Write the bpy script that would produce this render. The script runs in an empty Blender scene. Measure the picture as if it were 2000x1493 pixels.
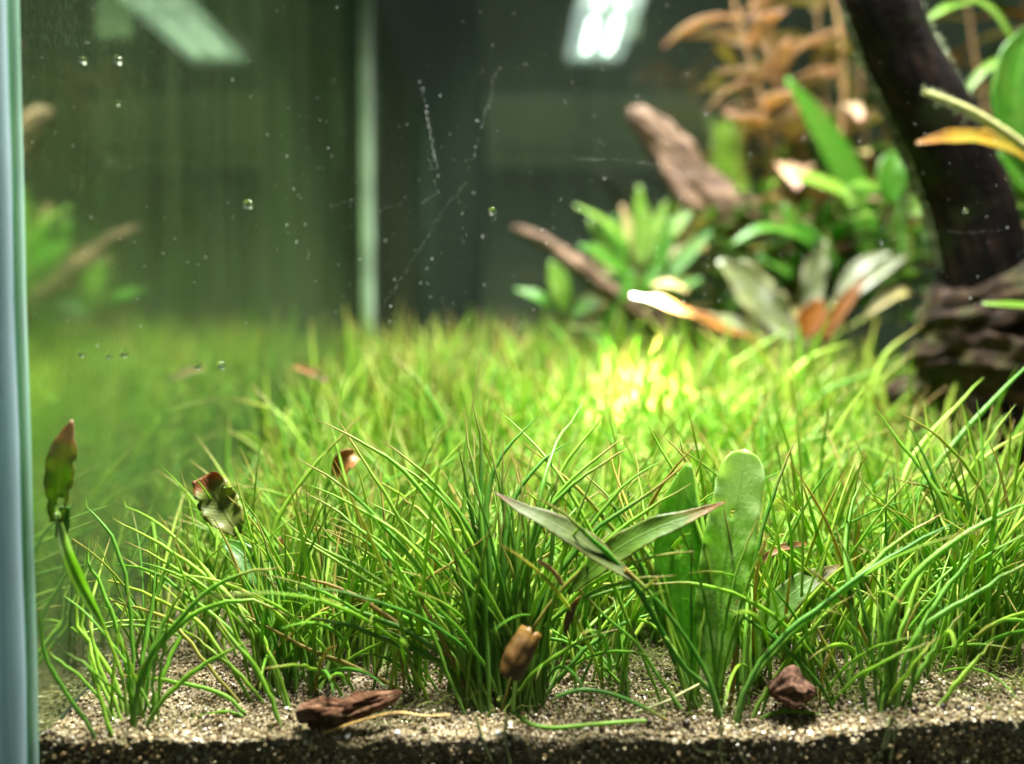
import bpy, math, random
import numpy as np
from mathutils import Vector, Matrix, noise as mnoise
R = random.Random(7)
NR = np.random.default_rng(11)
sc = bpy.context.scene
COL = sc.collection

# ------------------------------------------------------------------ camera
CAM_H, PITCH, FPX = 0.048, math.radians(2.6), 1570.0
GLASS_Y, BACK_Y, LEFT_X = 0.100, 0.343, -0.061       # inner faces of front, back and side panes
cd = bpy.data.cameras.new('camera')
cam = bpy.data.objects.new('camera', cd); COL.objects.link(cam)
cam.location = (0, 0, CAM_H); cam.rotation_euler = (math.radians(90) - PITCH, 0, 0)
cd.sensor_width = 36; cd.lens = FPX / 2000 * 36
cd.clip_start = 0.004; cd.clip_end = 20
cd.dof.use_dof = True; cd.dof.focus_distance = 0.117; cd.dof.aperture_fstop = 8.2
sc.camera = cam

# ------------------------------------------------------------------ world, exposure
w = bpy.data.worlds.new('World'); sc.world = w; w.use_nodes = True
bg = w.node_tree.nodes['Background']
bg.inputs[0].default_value = (0.60, 0.72, 0.62, 1); bg.inputs[1].default_value = 0.23
sc.view_settings.view_transform = 'Standard'; sc.view_settings.look = 'None'
sc.view_settings.exposure = 0.0; sc.view_settings.gamma = 1.0
sc.cycles.use_denoising = True
sc.cycles.max_bounces = 10; sc.cycles.diffuse_bounces = 3; sc.cycles.glossy_bounces = 5
sc.cycles.transmission_bounces = 6; sc.cycles.transparent_max_bounces = 12
sc.cycles.caustics_reflective = False; sc.cycles.caustics_refractive = False
sc.cycles.sample_clamp_indirect = 4.0
LAMP_X, LAMP_Z = 0.047, 0.212                        # the clip-on lamp over the tank (built further down)
SPOT_W, CORE_W, AREA_W, FILL_LAMP_W = 20.0, 430.0, 0.58, 4.1

# ------------------------------------------------------------------ helpers: space
_F = Vector((0, math.cos(PITCH), -math.sin(PITCH))); _U = Vector((0, math.sin(PITCH), math.cos(PITCH)))
def ray(px, py):
    d = Vector(((px - 1000) / FPX, 0, 0)) + _F + _U * ((746.5 - py) / FPX)
    return d / d.y                                    # per metre of depth
def P(px, py, Z):
    return Vector((0, 0, CAM_H)) + ray(px, py) * Z
def sm(a, b, x):
    t = min(1, max(0, (x - a) / (b - a))); return t * t * (3 - 2 * t)
def ground(x, y):
    g = -0.0024 + 0.0026 * sm(0.028, 0.062, x)
    g += 0.10 * (y - 0.1) if y < 0.2 else 0.01 + 0.09 * (y - 0.2)
    return g + 0.0008 * mnoise.noise(Vector((x * 90, y * 90, 3))) + 0.0005 * mnoise.noise(Vector((x * 230, y * 230, 7)))
def ground_hit(px, py):
    d = ray(px, py)
    if d.z >= -0.02: return None
    Z = 0.1
    for _ in range(30):
        z = (ground(d.x * Z, Z) - CAM_H) / d.z
        Z = 0.6 * Z + 0.4 * max(0.05, min(z, 0.34))
    return Z

# ------------------------------------------------------------------ helpers: objects
def link(o, parent=None):
    COL.objects.link(o)
    if parent is not None: o.parent = parent
    return o
def tag(o, label=None, cat=None, group=None, kind=None):
    if label: o['label'] = label
    if cat: o['category'] = cat
    if group: o['group'] = group
    if kind: o['kind'] = kind
    return o
def empty(name, loc=(0, 0, 0), label=None, cat=None, group=None):
    o = bpy.data.objects.new(name, None); o.empty_display_size = 0.004
    link(o); o.location = loc
    return tag(o, label, cat, group)
def mesh(name, verts, faces, attrs=None, mat=None, smooth=True):
    me = bpy.data.meshes.new(name)
    verts = np.asarray(verts, dtype=np.float32).reshape(-1, 3)
    me.vertices.add(len(verts)); me.vertices.foreach_set('co', verts.ravel())
    lens = np.array([len(f) for f in faces], dtype=np.int32) if not isinstance(faces, np.ndarray) else np.full(len(faces), faces.shape[1], np.int32)
    flat = faces.ravel() if isinstance(faces, np.ndarray) else np.array([i for f in faces for i in f], dtype=np.int32)
    me.loops.add(len(flat)); me.loops.foreach_set('vertex_index', flat.astype(np.int32))
    me.polygons.add(len(lens))
    st = np.concatenate([[0], np.cumsum(lens)[:-1]]).astype(np.int32)
    me.polygons.foreach_set('loop_start', st)
    for k, v in (attrs or {}).items():
        v = np.asarray(v, dtype=np.float32)
        if v.ndim == 1:
            a = me.attributes.new(k, 'FLOAT', 'POINT'); a.data.foreach_set('value', v)
        else:
            a = me.attributes.new(k, 'FLOAT_COLOR', 'POINT'); a.data.foreach_set('color', v.ravel())
    me.update(calc_edges=True)
    me.polygons.foreach_set('use_smooth', np.full(len(lens), smooth))
    if mat: me.materials.append(mat)
    return me
def obj(name, me, parent=None):
    return link(bpy.data.objects.new(name, me), parent)
def catmull(pts, n):
    p = np.array([list(q) for q in pts], float)
    if len(p) == 2: p = np.array([p[0], (p[0] + p[1]) / 2, p[1]])
    arc = np.concatenate([[0], np.cumsum(np.linalg.norm(np.diff(p, axis=0), axis=1))])
    k = max(len(p), 5)
    p = np.stack([np.interp(np.linspace(0, arc[-1], k), arc, p[:, i]) for i in range(3)], 1)
    q = np.vstack([2 * p[0] - p[1], p, 2 * p[-1] - p[-2]])
    seg = len(p) - 1
    out = []
    for u in np.linspace(0, seg, n):
        i = min(int(u), seg - 1); t = u - i
        a, b, c, d = q[i], q[i + 1], q[i + 2], q[i + 3]
        out.append(0.5 * (2 * b + (c - a) * t + (2 * a - 5 * b + 4 * c - d) * t * t + (3 * b - a - 3 * c + d) * t ** 3))
    return np.array(out)
def tubes(paths, radii, sides=6, flat=1.0, ref=(0.15, 1, 0.1)):
    """paths (B,N,3), radii (B,N) -> verts, quad faces, t per vertex, index of the path per vertex; ends closed to a point"""
    B, N, _ = paths.shape
    T = np.gradient(paths, axis=1); T /= np.linalg.norm(T, axis=2, keepdims=True) + 1e-12
    S = np.cross(T, np.array(ref, float)[None, None]); S /= np.linalg.norm(S, axis=2, keepdims=True) + 1e-9
    V = np.cross(S, T)
    an = np.arange(sides) / sides * 2 * math.pi
    ring = (S[:, :, None] * np.cos(an)[None, None, :, None] + V[:, :, None] * (flat * np.sin(an))[None, None, :, None])
    verts = paths[:, :, None] + ring * radii[:, :, None, None]
    t = np.broadcast_to(np.linspace(0, 1, N)[None, :, None], (B, N, sides))
    b = np.broadcast_to(np.arange(B)[:, None, None], (B, N, sides))
    i = np.arange(B)[:, None, None] * N * sides + np.arange(N - 1)[None, :, None] * sides
    k = np.arange(sides)[None, None]; k2 = (k + 1) % sides
    f = np.stack([i + k, i + k2, i + sides + k2, i + sides + k], -1).reshape(-1, 4)
    return verts.reshape(-1, 3), f, t.ravel(), b.ravel()
def blade_profile(n):
    t = np.linspace(0, 1, n)
    r = 0.78 + 0.26 * np.sin(np.clip(t * 1.25, 0, 1) * math.pi)
    tip = np.clip((1 - t) / 0.22, 0, 1)
    r = r * (0.10 + 0.90 * tip ** 0.75)
    return r

# ------------------------------------------------------------------ helpers: materials
def newmat(name):
    m = bpy.data.materials.new(name); m.use_nodes = True
    nt = m.node_tree; nt.nodes.clear()
    out = nt.nodes.new('ShaderNodeOutputMaterial')
    return m, nt, out
class G:
    def __init__(s, nt): s.nt = nt
    def n(s, t, **kw):
        x = s.nt.nodes.new(t)
        for k, v in kw.items(): setattr(x, k, v)
        return x
    def set(s, sock, v):
        if isinstance(v, bpy.types.NodeSocket): s.nt.links.new(v, sock)
        elif isinstance(v, (tuple, list)) and len(v) == 3 and sock.type == 'RGBA': sock.default_value = (*v, 1)
        else: sock.default_value = v
    def math(s, op, a, b=0.0, clamp=False):
        x = s.n('ShaderNodeMath', operation=op); x.use_clamp = clamp
        s.set(x.inputs[0], a); s.set(x.inputs[1], b); return x.outputs[0]
    def mix(s, f, a, b, mode='MIX'):
        x = s.n('ShaderNodeMix', data_type='RGBA', blend_type=mode)
        s.set(x.inputs[0], f); s.set(x.inputs[6], a); s.set(x.inputs[7], b); return x.outputs[2]
    def attr(s, name, color=False):
        x = s.n('ShaderNodeAttribute', attribute_name=name); return x.outputs['Color' if color else 'Fac']
    def coord(s, which='Object'):
        return s.n('ShaderNodeTexCoord').outputs[which]
    def mapping(s, v, scale):
        x = s.n('ShaderNodeMapping'); s.set(x.inputs[0], v); x.inputs['Scale'].default_value = scale; return x.outputs[0]
    def noise(s, v, scale, detail=3, rough=0.55, out='Fac'):
        x = s.n('ShaderNodeTexNoise'); s.set(x.inputs['Vector'], v)
        x.inputs['Scale'].default_value = scale; x.inputs['Detail'].default_value = detail; x.inputs['Roughness'].default_value = rough
        return x.outputs[out]
    def voro(s, v, scale, out='Color'):
        x = s.n('ShaderNodeTexVoronoi'); s.set(x.inputs['Vector'], v); x.inputs['Scale'].default_value = scale; return x.outputs[out]
    def ramp(s, f, stops):
        x = s.n('ShaderNodeValToRGB'); s.set(x.inputs[0], f)
        e = x.color_ramp.elements
        while len(e) < len(stops): e.new(0.5)
        for el, (p, c) in zip(e, stops): el.position = p; el.color = (*c, 1) if len(c) == 3 else c
        return x.outputs[0]
    def range(s, v, a, b, c=0.0, d=1.0):
        x = s.n('ShaderNodeMapRange'); s.set(x.inputs[0], v)
        for i, q in enumerate((a, b, c, d)): x.inputs[i + 1].default_value = q
        return x.outputs[0]
    def bump(s, h, strength, dist=0.0003):
        x = s.n('ShaderNodeBump'); s.set(x.inputs['Height'], h); x.inputs['Strength'].default_value = strength
        x.inputs['Distance'].default_value = dist; return x.outputs[0]
    def bsdf(s, color, rough=0.5, spec=0.4, normal=None, metallic=0.0):
        x = s.n('ShaderNodeBsdfPrincipled'); s.set(x.inputs['Base Color'], color); s.set(x.inputs['Roughness'], rough)
        s.set(x.inputs['Specular IOR Level'], spec); x.inputs['Metallic'].default_value = metallic
        if normal is not None: s.set(x.inputs['Normal'], normal)
        return x.outputs[0]
    def trans(s, color):
        x = s.n('ShaderNodeBsdfTranslucent'); s.set(x.inputs[0], color); return x.outputs[0]
    def mixs(s, f, a, b):
        x = s.n('ShaderNodeMixShader'); s.set(x.inputs[0], f); s.set(x.inputs[1], a); s.set(x.inputs[2], b); return x.outputs[0]

def m_blade():
    m, nt, out = newmat('grass_blade'); g = G(nt)
    t = g.attr('tt'); r = g.attr('rr'); br = g.attr('brown')
    o = g.n('ShaderNodeObjectInfo').outputs['Random']
    v = g.math('ADD', r, g.math('MULTIPLY', g.math('SUBTRACT', o, 0.5), 0.35), True)
    col = g.ramp(v, [(0.0, (0.050, 0.190, 0.008)), (0.3, (0.110, 0.280, 0.011)), (0.65, (0.205, 0.360, 0.020)), (1.0, (0.31, 0.42, 0.045))])
    c3 = g.coord('Object')
    sp = g.noise(c3, 5200, 2, 0.7)
    col = g.mix(g.range(sp, 0.50, 0.75, 0, 0.5), col, (0.26, 0.43, 0.13))
    col = g.mix(g.range(g.noise(c3, 260, 3), 0.55, 0.8, 0, 0.55), col, (0.16, 0.24, 0.03))
    col = g.mix(g.math('MULTIPLY', g.range(t, 0.30, 0.0), 0.55), col, (0.19, 0.30, 0.08))
    v2 = g.math('FRACT', g.math('ADD', g.math('MULTIPLY', r, 17.31), o))
    tip = g.math('MULTIPLY', g.range(t, 0.76, 1.0), g.range(v2, 0.30, 0.50))
    col = g.mix(tip, col, (0.30, 0.22, 0.07))
    yel = g.math('MULTIPLY', g.range(v2, 0.93, 0.97, 0, 0.6), g.range(t, 0.2, 0.75))
    col = g.mix(yel, col, (0.34, 0.27, 0.05))
    col = g.mix(br, col, g.mix(g.noise(c3, 700, 3), (0.22, 0.12, 0.02), (0.36, 0.25, 0.08)))
    bs = g.bsdf(col, g.range(sp, 0.3, 0.7, 0.36, 0.62), 0.38, g.bump(sp, 0.25, 0.00012))
    tr = g.trans(g.mix(1.0, col, (1.25, 1.32, 1.0), 'MULTIPLY'))
    nt.links.new(g.mixs(0.44, bs, tr), out.inputs[0]); return m
def m_leaf(name, body, edge=(0.2, 0.1, 0.03), tipc=None, vein=(0.3, 0.4, 0.1), edge_amt=0.0, blotch=None, trans=0.4, rough=0.4, tip_from=0.75, scale=1.0, spec=0.4, clear=0.0):
    m, nt, out = newmat(name); g = G(nt)
    t = g.attr('tt'); s = g.attr('ss')                # t along, s across (-1..1)
    c3 = g.coord('Object')
    o = g.n('ShaderNodeObjectInfo').outputs['Random']
    sa = g.math('ABSOLUTE', s)
    nz = g.noise(c3, 420 * scale, 4)
    col = g.mix(g.range(nz, 0.35, 0.7), body, tuple(q * 0.55 for q in body))
    col = g.mix(g.range(o, 0, 1, 0, 0.5), col, tuple(min(1, q * k) for q, k in zip(body, (1.7, 1.35, 1.2))))
    if blotch: col = g.mix(g.range(g.noise(c3, 160 * scale, 4, 0.65), 0.48, 0.62), col, blotch)
    wv = g.n('ShaderNodeTexWave'); wv.inputs['Scale'].default_value = 1.0; wv.inputs['Distortion'].default_value = 1.5
    cb = g.n('ShaderNodeCombineXYZ'); g.set(cb.inputs[0], g.math('SUBTRACT', g.math('MULTIPLY', t, 5.0), g.math('MULTIPLY', sa, 1.1)))
    g.set(wv.inputs['Vector'], cb.outputs[0])
    vv = g.math('MAXIMUM', g.range(sa, 0.10, 0.03), g.range(wv.outputs['Fac'], 0.86, 0.99, 0, 0.45))
    col = g.mix(g.math('MULTIPLY', vv, 0.6), col, vein)
    if edge_amt:
        e = g.math('ADD', sa, g.math('MULTIPLY', g.math('SUBTRACT', g.noise(c3, 300 * scale, 3), 0.5), 0.9))
        col = g.mix(g.math('MULTIPLY', g.range(e, 0.72, 0.98), edge_amt), col, edge)
    if tipc:
        e = g.math('ADD', t, g.math('MULTIPLY', g.math('SUBTRACT', g.noise(c3, 350 * scale, 3), 0.5), 0.35))
        col = g.mix(g.range(e, tip_from, tip_from + 0.15), col, tipc)
    bs = g.bsdf(col, rough, spec, g.bump(g.math('ADD', g.noise(c3, 1400 * scale, 3), vv), 0.3, 0.0003))
    tr = g.trans(g.mix(1.0, col, (1.3, 1.3, 0.9), 'MULTIPLY'))
    sh = g.mixs(trans, bs, tr)
    if clear:
        tp = g.n('ShaderNodeBsdfTransparent'); tp.inputs[0].default_value = (0.75, 0.95, 0.5, 1)
        sh = g.mixs(g.range(nz, 0.3, 0.7, clear * 1.4, clear * 0.6), sh, tp.outputs[0])
    nt.links.new(sh, out.inputs[0]); return m
def m_wood(name, a, b, c, scale=1.0, rough=0.75, algae=0.0, spec=0.3):
    m, nt, out = newmat(name); g = G(nt)
    t = g.attr('tt'); s = g.attr('ss'); c3 = g.coord('Object')
    cb = g.n('ShaderNodeCombineXYZ'); g.set(cb.inputs[0], g.math('MULTIPLY', t, 3.0)); g.set(cb.inputs[1], g.math('MULTIPLY', s, 14.0))
    st = g.noise(cb.outputs[0], 2.2, 5, 0.65)
    nz = g.noise(c3, 140 * scale, 5, 0.65)
    f = g.math('ADD', g.math('MULTIPLY', st, 0.6), g.math('MULTIPLY', nz, 0.4))
    col = g.ramp(f, [(0.36, a), (0.5, b), (0.64, c)])
    if algae:
        col = g.mix(g.math('MULTIPLY', g.range(g.noise(c3, 90, 4), 0.5, 0.65), algae), col, (0.07, 0.10, 0.02))
    bs = g.bsdf(col, rough, spec, g.bump(g.math('ADD', st, g.noise(c3, 900 * scale, 4)), 0.8, 0.0008))
    nt.links.new(bs, out.inputs[0]); return m
def m_simple(name, col, rough=0.5, spec=0.4, var=0.0, scale=300, metallic=0.0):
    m, nt, out = newmat(name); g = G(nt)
    c = col
    nrm = None
    if var:
        n1 = g.noise(g.coord('Object'), scale, 4, 0.6)
        c = g.mix(g.range(n1, 0.3, 0.7), tuple(q * (1 - var) for q in col), tuple(min(1, q * (1 + var)) for q in col))
        nrm = g.bump(n1, 0.3, 0.0003)
    nt.links.new(g.bsdf(c, rough, spec, nrm, metallic), out.inputs[0]); return m
def m_emit(name, col, s):
    m, nt, out = newmat(name); e = nt.nodes.new('ShaderNodeEmission')
    e.inputs[0].default_value = (*col, 1); e.inputs[1].default_value = s
    nt.links.new(e.outputs[0], out.inputs[0]); return m
def m_clear(name):
    m, nt, out = newmat(name); e = nt.nodes.new('ShaderNodeBsdfTransparent')
    nt.links.new(e.outputs[0], out.inputs[0]); return m
def m_backglass():
    m, nt, out = newmat('back_glass'); g = G(nt)
    tp = g.n('ShaderNodeBsdfTransparent'); tp.inputs[0].default_value = (0.66, 0.72, 0.62, 1)
    gl = g.n('ShaderNodeBsdfGlossy'); gl.inputs[0].default_value = (0.85, 1, 0.9, 1); gl.inputs['Roughness'].default_value = 0.03
    film = g.mixs(0.5, g.bsdf((0.12, 0.16, 0.10), 0.8, 0.2), g.trans((0.12, 0.16, 0.10)))
    st = g.noise(g.mapping(g.coord('Object'), (90, 1, 12)), 1.0, 3)
    a = g.mixs(0.085, tp.outputs[0], gl.outputs[0])
    nt.links.new(g.mixs(g.range(st, 0.3, 0.7, 0.025, 0.07), a, film), out.inputs[0]); return m
def m_sideglass():
    # seen this obliquely from inside the water the pane reflects totally; a thin film of algae veils the reflection
    m, nt, out = newmat('side_glass'); g = G(nt)
    c3 = g.coord('Object')
    gl = g.n('ShaderNodeBsdfGlossy'); gl.inputs[0].default_value = (0.66, 0.78, 0.54, 1)
    sep = g.n('ShaderNodeSeparateXYZ'); g.set(sep.inputs[0], c3)
    g.set(gl.inputs['Roughness'], g.range(sep.outputs[2], 0.050, 0.085, 0.10, 0.018))
    streak = g.noise(g.mapping(c3, (1, 160, 9)), 1.0, 4, 0.6)
    fine = g.noise(g.mapping(c3, (1, 1, 0.45)), 2400, 3, 0.7)
    big = g.noise(c3, 22, 3)
    film = g.mixs(0.35, g.bsdf(g.mix(g.range(big, 0.4, 0.6), (0.045, 0.090, 0.020), (0.065, 0.105, 0.035)), 0.85, 0.2), g.trans((0.06, 0.11, 0.03)))
    f = g.math('ADD', g.range(streak, 0.35, 0.75, 0.02, 0.11), g.range(fine, 0.5, 0.75, 0, 0.16))
    band = g.math('MULTIPLY', g.range(sep.outputs[1], 0.185, 0.215), g.range(sep.outputs[1], 0.285, 0.25))
    band = g.math('MULTIPLY', band, g.range(g.math('ADD', sep.outputs[2], g.math('MULTIPLY', g.math('SUBTRACT', big, 0.5), 0.09)), 0.12, 0.075, 0, 0.13))
    f = g.math('ADD', g.math('ADD', f, band), g.range(sep.outputs[2], 0.085, 0.030, 0.0, 0.30), True)
    nt.links.new(g.mixs(f, gl.outputs[0], film), out.inputs[0]); return m
def m_silicone():
    m, nt, out = newmat('silicone'); g = G(nt)
    c3 = g.coord('Object')
    st = g.noise(g.mapping(c3, (1500, 300, 9)), 1.0, 4, 0.6)
    col = g.ramp(st, [(0.3, (0.50, 0.70, 0.78)), (0.5, (0.70, 0.87, 0.96)), (0.7, (0.82, 0.93, 0.99))])
    bs = g.bsdf(col, 0.55, 0.2); tr = g.trans(col)
    nt.links.new(g.mixs(0.78, bs, tr), out.inputs[0]); return m
def m_edge():
    m, nt, out = newmat('glass_edge'); g = G(nt)
    c3 = g.coord('Object')
    st = g.noise(g.mapping(c3, (900, 300, 14)), 1.0, 4)
    col = g.ramp(st, [(0.3, (0.16, 0.30, 0.20)), (0.55, (0.34, 0.50, 0.44)), (0.75, (0.55, 0.70, 0.68))])
    gl = g.n('ShaderNodeBsdfTransparent'); gl.inputs[0].default_value = (0.6, 0.85, 0.6, 1)
    nt.links.new(g.mixs(g.range(st, 0.35, 0.7, 0.35, 0.8), gl.outputs[0], g.mixs(0.4, g.bsdf(col, 0.25, 0.5), g.trans(col))), out.inputs[0]); return m
def m_grain(name='sand_grain'):
    m, nt, out = newmat(name); g = G(nt)
    col = g.attr('col', True)
    bs = g.bsdf(col, 0.32, 0.55); tr = g.trans(col)
    nt.links.new(g.mixs(0.2, bs, tr), out.inputs[0]); return m
def m_bed():
    m, nt, out = newmat('sand_bed'); g = G(nt)
    c3 = g.coord('Object'); sep = g.n('ShaderNodeSeparateXYZ'); g.set(sep.inputs[0], c3)
    cell = g.voro(c3, 1900)
    gr = g.ramp(g.noise(cell, 3.0, 1), [(0.25, (0.035, 0.025, 0.012)), (0.42, (0.14, 0.105, 0.055)), (0.6, (0.26, 0.21, 0.13)), (0.8, (0.42, 0.38, 0.27))])
    soil = g.ramp(g.noise(cell, 3.0, 1), [(0.3, (0.03, 0.022, 0.012)), (0.5, (0.11, 0.08, 0.04)), (0.75, (0.22, 0.17, 0.10))])
    lay = g.math('ADD', sep.outputs[2], g.math('MULTIPLY', g.math('SUBTRACT', g.noise(c3, 160, 4), 0.5), 0.004))
    col = g.mix(g.range(lay, -0.0036, -0.0056), gr, soil)
    muck = g.range(g.noise(c3, 110, 5), 0.40, 0.62, 0, 0.8)
    col = g.mix(muck, col, g.mix(g.range(g.noise(c3, 45, 3), 0.4, 0.6), (0.10, 0.075, 0.025), (0.07, 0.08, 0.02)))
    bs = g.bsdf(col, 0.7, 0.35, g.bump(g.voro(c3, 1900, 'Distance'), 0.9, 0.0005))
    nt.links.new(bs, out.inputs[0]); return m
def m_bubble():
    m, nt, out = newmat('bubble'); g = G(nt)
    x = g.n('ShaderNodeBsdfGlass'); x.inputs['IOR'].default_value = 1.25; x.inputs['Roughness'].default_value = 0.0
    nt.links.new(x.outputs[0], out.inputs[0]); return m

M = dict(
    blade=m_blade(),
    crypt=m_leaf('sword_leaf', (0.07, 0.17, 0.015), (0.12, 0.08, 0.02), (0.12, 0.10, 0.03), (0.12, 0.22, 0.03), 0.4, spec=0.2),
    crypt_dead=m_leaf('wilting_leaf', (0.14, 0.27, 0.025), (0.22, 0.16, 0.07), (0.30, 0.22, 0.14), (0.28, 0.34, 0.09), 0.4, (0.24, 0.26, 0.08), 0.6, 0.45, 0.72),
    crypt_bite=m_leaf('bitten_leaf', (0.15, 0.21, 0.03), (0.17, 0.09, 0.02), (0.17, 0.06, 0.012), (0.10, 0.12, 0.025), 0.35, (0.19, 0.20, 0.05), 0.45, 0.45, 0.76, 0.6),
    crypt_grey=m_leaf('silvery_leaf', (0.060, 0.100, 0.020), (0.10, 0.06, 0.02), (0.12, 0.075, 0.035), (0.11, 0.14, 0.05), 0.5, (0.10, 0.125, 0.05), 0.4, 0.5, 0.80, 1.0, 0.25),
    crypt_orange=m_leaf('orange_tipped_leaf', (0.075, 0.17, 0.010), (0.12, 0.08, 0.01), (0.18, 0.085, 0.008), (0.10, 0.19, 0.02), 0.3, None, 0.5, 0.4, 0.72),
    strap=m_leaf('strap_leaf', (0.20, 0.42, 0.045), (0.14, 0.28, 0.03), (0.38, 0.52, 0.22), (0.10, 0.24, 0.02), 0.3, (0.32, 0.50, 0.14), 0.62, 0.33, 0.62, 1.5, 0.5, 0.20),
    broad=m_leaf('broad_leaf', (0.07, 0.27, 0.015), (0.09, 0.2, 0.02), (0.20, 0.36, 0.08), (0.05, 0.19, 0.01), 0.3, (0.12, 0.30, 0.03), 0.6, 0.4, 0.75, 1.5, 0.3, 0.22),
    green=m_leaf('green_leaf', (0.040, 0.165, 0.010), vein=(0.10, 0.24, 0.03), trans=0.45, blotch=(0.07, 0.17, 0.015)),
    lime=m_leaf('lime_leaf', (0.10, 0.22, 0.022), vein=(0.16, 0.28, 0.05), trans=0.42, rough=0.35, blotch=(0.14, 0.24, 0.045)),
    olive=m_leaf('olive_leaf', (0.34, 0.34, 0.13), (0.30, 0.20, 0.08), (0.36, 0.26, 0.12), (0.36, 0.36, 0.15), 0.3, trans=0.4),
    red=m_leaf('red_leaf', (0.50, 0.36, 0.24), (0.48, 0.31, 0.22), (0.54, 0.33, 0.26), (0.52, 0.42, 0.27), 0.3, (0.52, 0.45, 0.22), 0.3),
    pale=m_leaf('pale_leaf', (0.13, 0.17, 0.07), (0.11, 0.10, 0.04), None, (0.10, 0.14, 0.06), 0.8, (0.25, 0.28, 0.20), 0.35, 0.4),
    orange=m_leaf('orange_leaf', (0.16, 0.065, 0.004), (0.09, 0.03, 0.005), (0.075, 0.055, 0.032), (0.14, 0.075, 0.008), 0.5, (0.14, 0.065, 0.004), 0.45, 0.5, 0.78),
    rust=m_leaf('rust_leaf', (0.19, 0.075, 0.010), (0.08, 0.03, 0.008), None, (0.32, 0.15, 0.02), 0.5, None, 0.45),
    amber=m_leaf('amber_leaf', (0.34, 0.22, 0.02), (0.20, 0.10, 0.02), (0.25, 0.12, 0.02), (0.40, 0.28, 0.05), 0.6, (0.22, 0.20, 0.02), 0.5),
    feather=m_simple('feather', (0.30, 0.50, 0.06), 0.5, 0.3, 0.3),
    stem=m_simple('stem', (0.20, 0.24, 0.06), 0.5, 0.3, 0.3),
    stem_red=m_simple('stem_red', (0.38, 0.24, 0.11), 0.5, 0.3, 0.3),
    wood_warm=m_wood('wood_warm', (0.010, 0.006, 0.003), (0.085, 0.050, 0.028), (0.26, 0.17, 0.105)),
    wood_dark=m_wood('wood_dark', (0.002, 0.002, 0.002), (0.005, 0.004, 0.0035), (0.026, 0.015, 0.011), algae=0.15, spec=0.08, rough=0.9),
    wood_root=m_wood('wood_root', (0.004, 0.003, 0.002), (0.025, 0.016, 0.010), (0.12, 0.072, 0.042), algae=0.4, spec=0.15),
    chip=m_wood('chip', (0.014, 0.006, 0.003), (0.11, 0.05, 0.024), (0.32, 0.19, 0.11), 3.0, 0.9, 0.35, 0.15),
    rubble=m_simple('rubble', (0.11, 0.060, 0.038), 0.95, 0.1, 0.85, 1500),
    twig=m_simple('twig', (0.045, 0.022, 0.012), 0.6, 0.3, 0.6, 900),
    husk=m_leaf('husk', (0.17, 0.085, 0.022), (0.11, 0.045, 0.012), (0.26, 0.14, 0.03), (0.12, 0.08, 0.02), 0.4, (0.11, 0.08, 0.025), 0.35),
    root=m_simple('root', (0.34, 0.22, 0.06), 0.5, 0.4, 0.4, 900),
    rootlet=m_simple('rootlet', (0.30, 0.32, 0.12), 0.5, 0.4, 0.4, 900),
    algae=m_simple('algae', (0.10, 0.13, 0.02), 0.6, 0.2, 0.5, 400),
    fuzz=m_simple('fuzz', (0.36, 0.42, 0.24), 0.6, 0.2, 0.3, 400),
    fuzzy_stalk=m_simple('fuzzy_stalk', (0.42, 0.42, 0.17), 0.7, 0.2, 0.4, 1200),
    bed=m_bed(), grain=m_grain(), clear=m_clear('front_glass'), back=m_backglass(), side=m_sideglass(), sil=m_silicone(),
    seam=m_simple('seam', (0.15, 0.22, 0.14), 0.35, 0.4, 0.25, 60),
    edge=m_edge(),
    speck=m_simple('speck', (0.75, 0.8, 0.72), 0.4, 0.5), bubble=m_bubble(),
    wall=m_simple('room_wall', (0.29, 0.30, 0.25), 0.9, 0.1, 0.15, 14), hose=m_simple('hose', (0.004, 0.010, 0.008), 0.6, 0.2),
    post=m_simple('post', (0.05, 0.038, 0.026), 0.7, 0.2, 0.2, 20), ledge=m_simple('ledge', (0.80, 0.78, 0.62), 0.8, 0.2, 0.1, 10),
    lampbody=m_simple('lamp_body', (0.55, 0.57, 0.60), 0.4, 0.4), panel=m_emit('lamp_panel', (0.85, 0.93, 0.95), 4.6), led=m_emit('led', (0.93, 1.0, 0.97), 60.0),
    knob=m_simple('knob', (0.16, 0.20, 0.08), 0.5, 0.4),
)

def box(name, lo, hi, mat, parent=None, bevel=0.0):
    import bmesh
    bm = bmesh.new(); bmesh.ops.create_cube(bm, size=1)
    lo, hi = Vector(lo), Vector(hi); c = (lo + hi) / 2; d = hi - lo
    for v in bm.verts: v.co = Vector((v.co.x * d.x, v.co.y * d.y, v.co.z * d.z)) + c
    if bevel: bmesh.ops.bevel(bm, geom=bm.edges[:], offset=bevel, segments=2, affect='EDGES')
    me = bpy.data.meshes.new(name); bm.to_mesh(me); bm.free(); me.materials.append(mat)
    return obj(name, me, parent)

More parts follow.
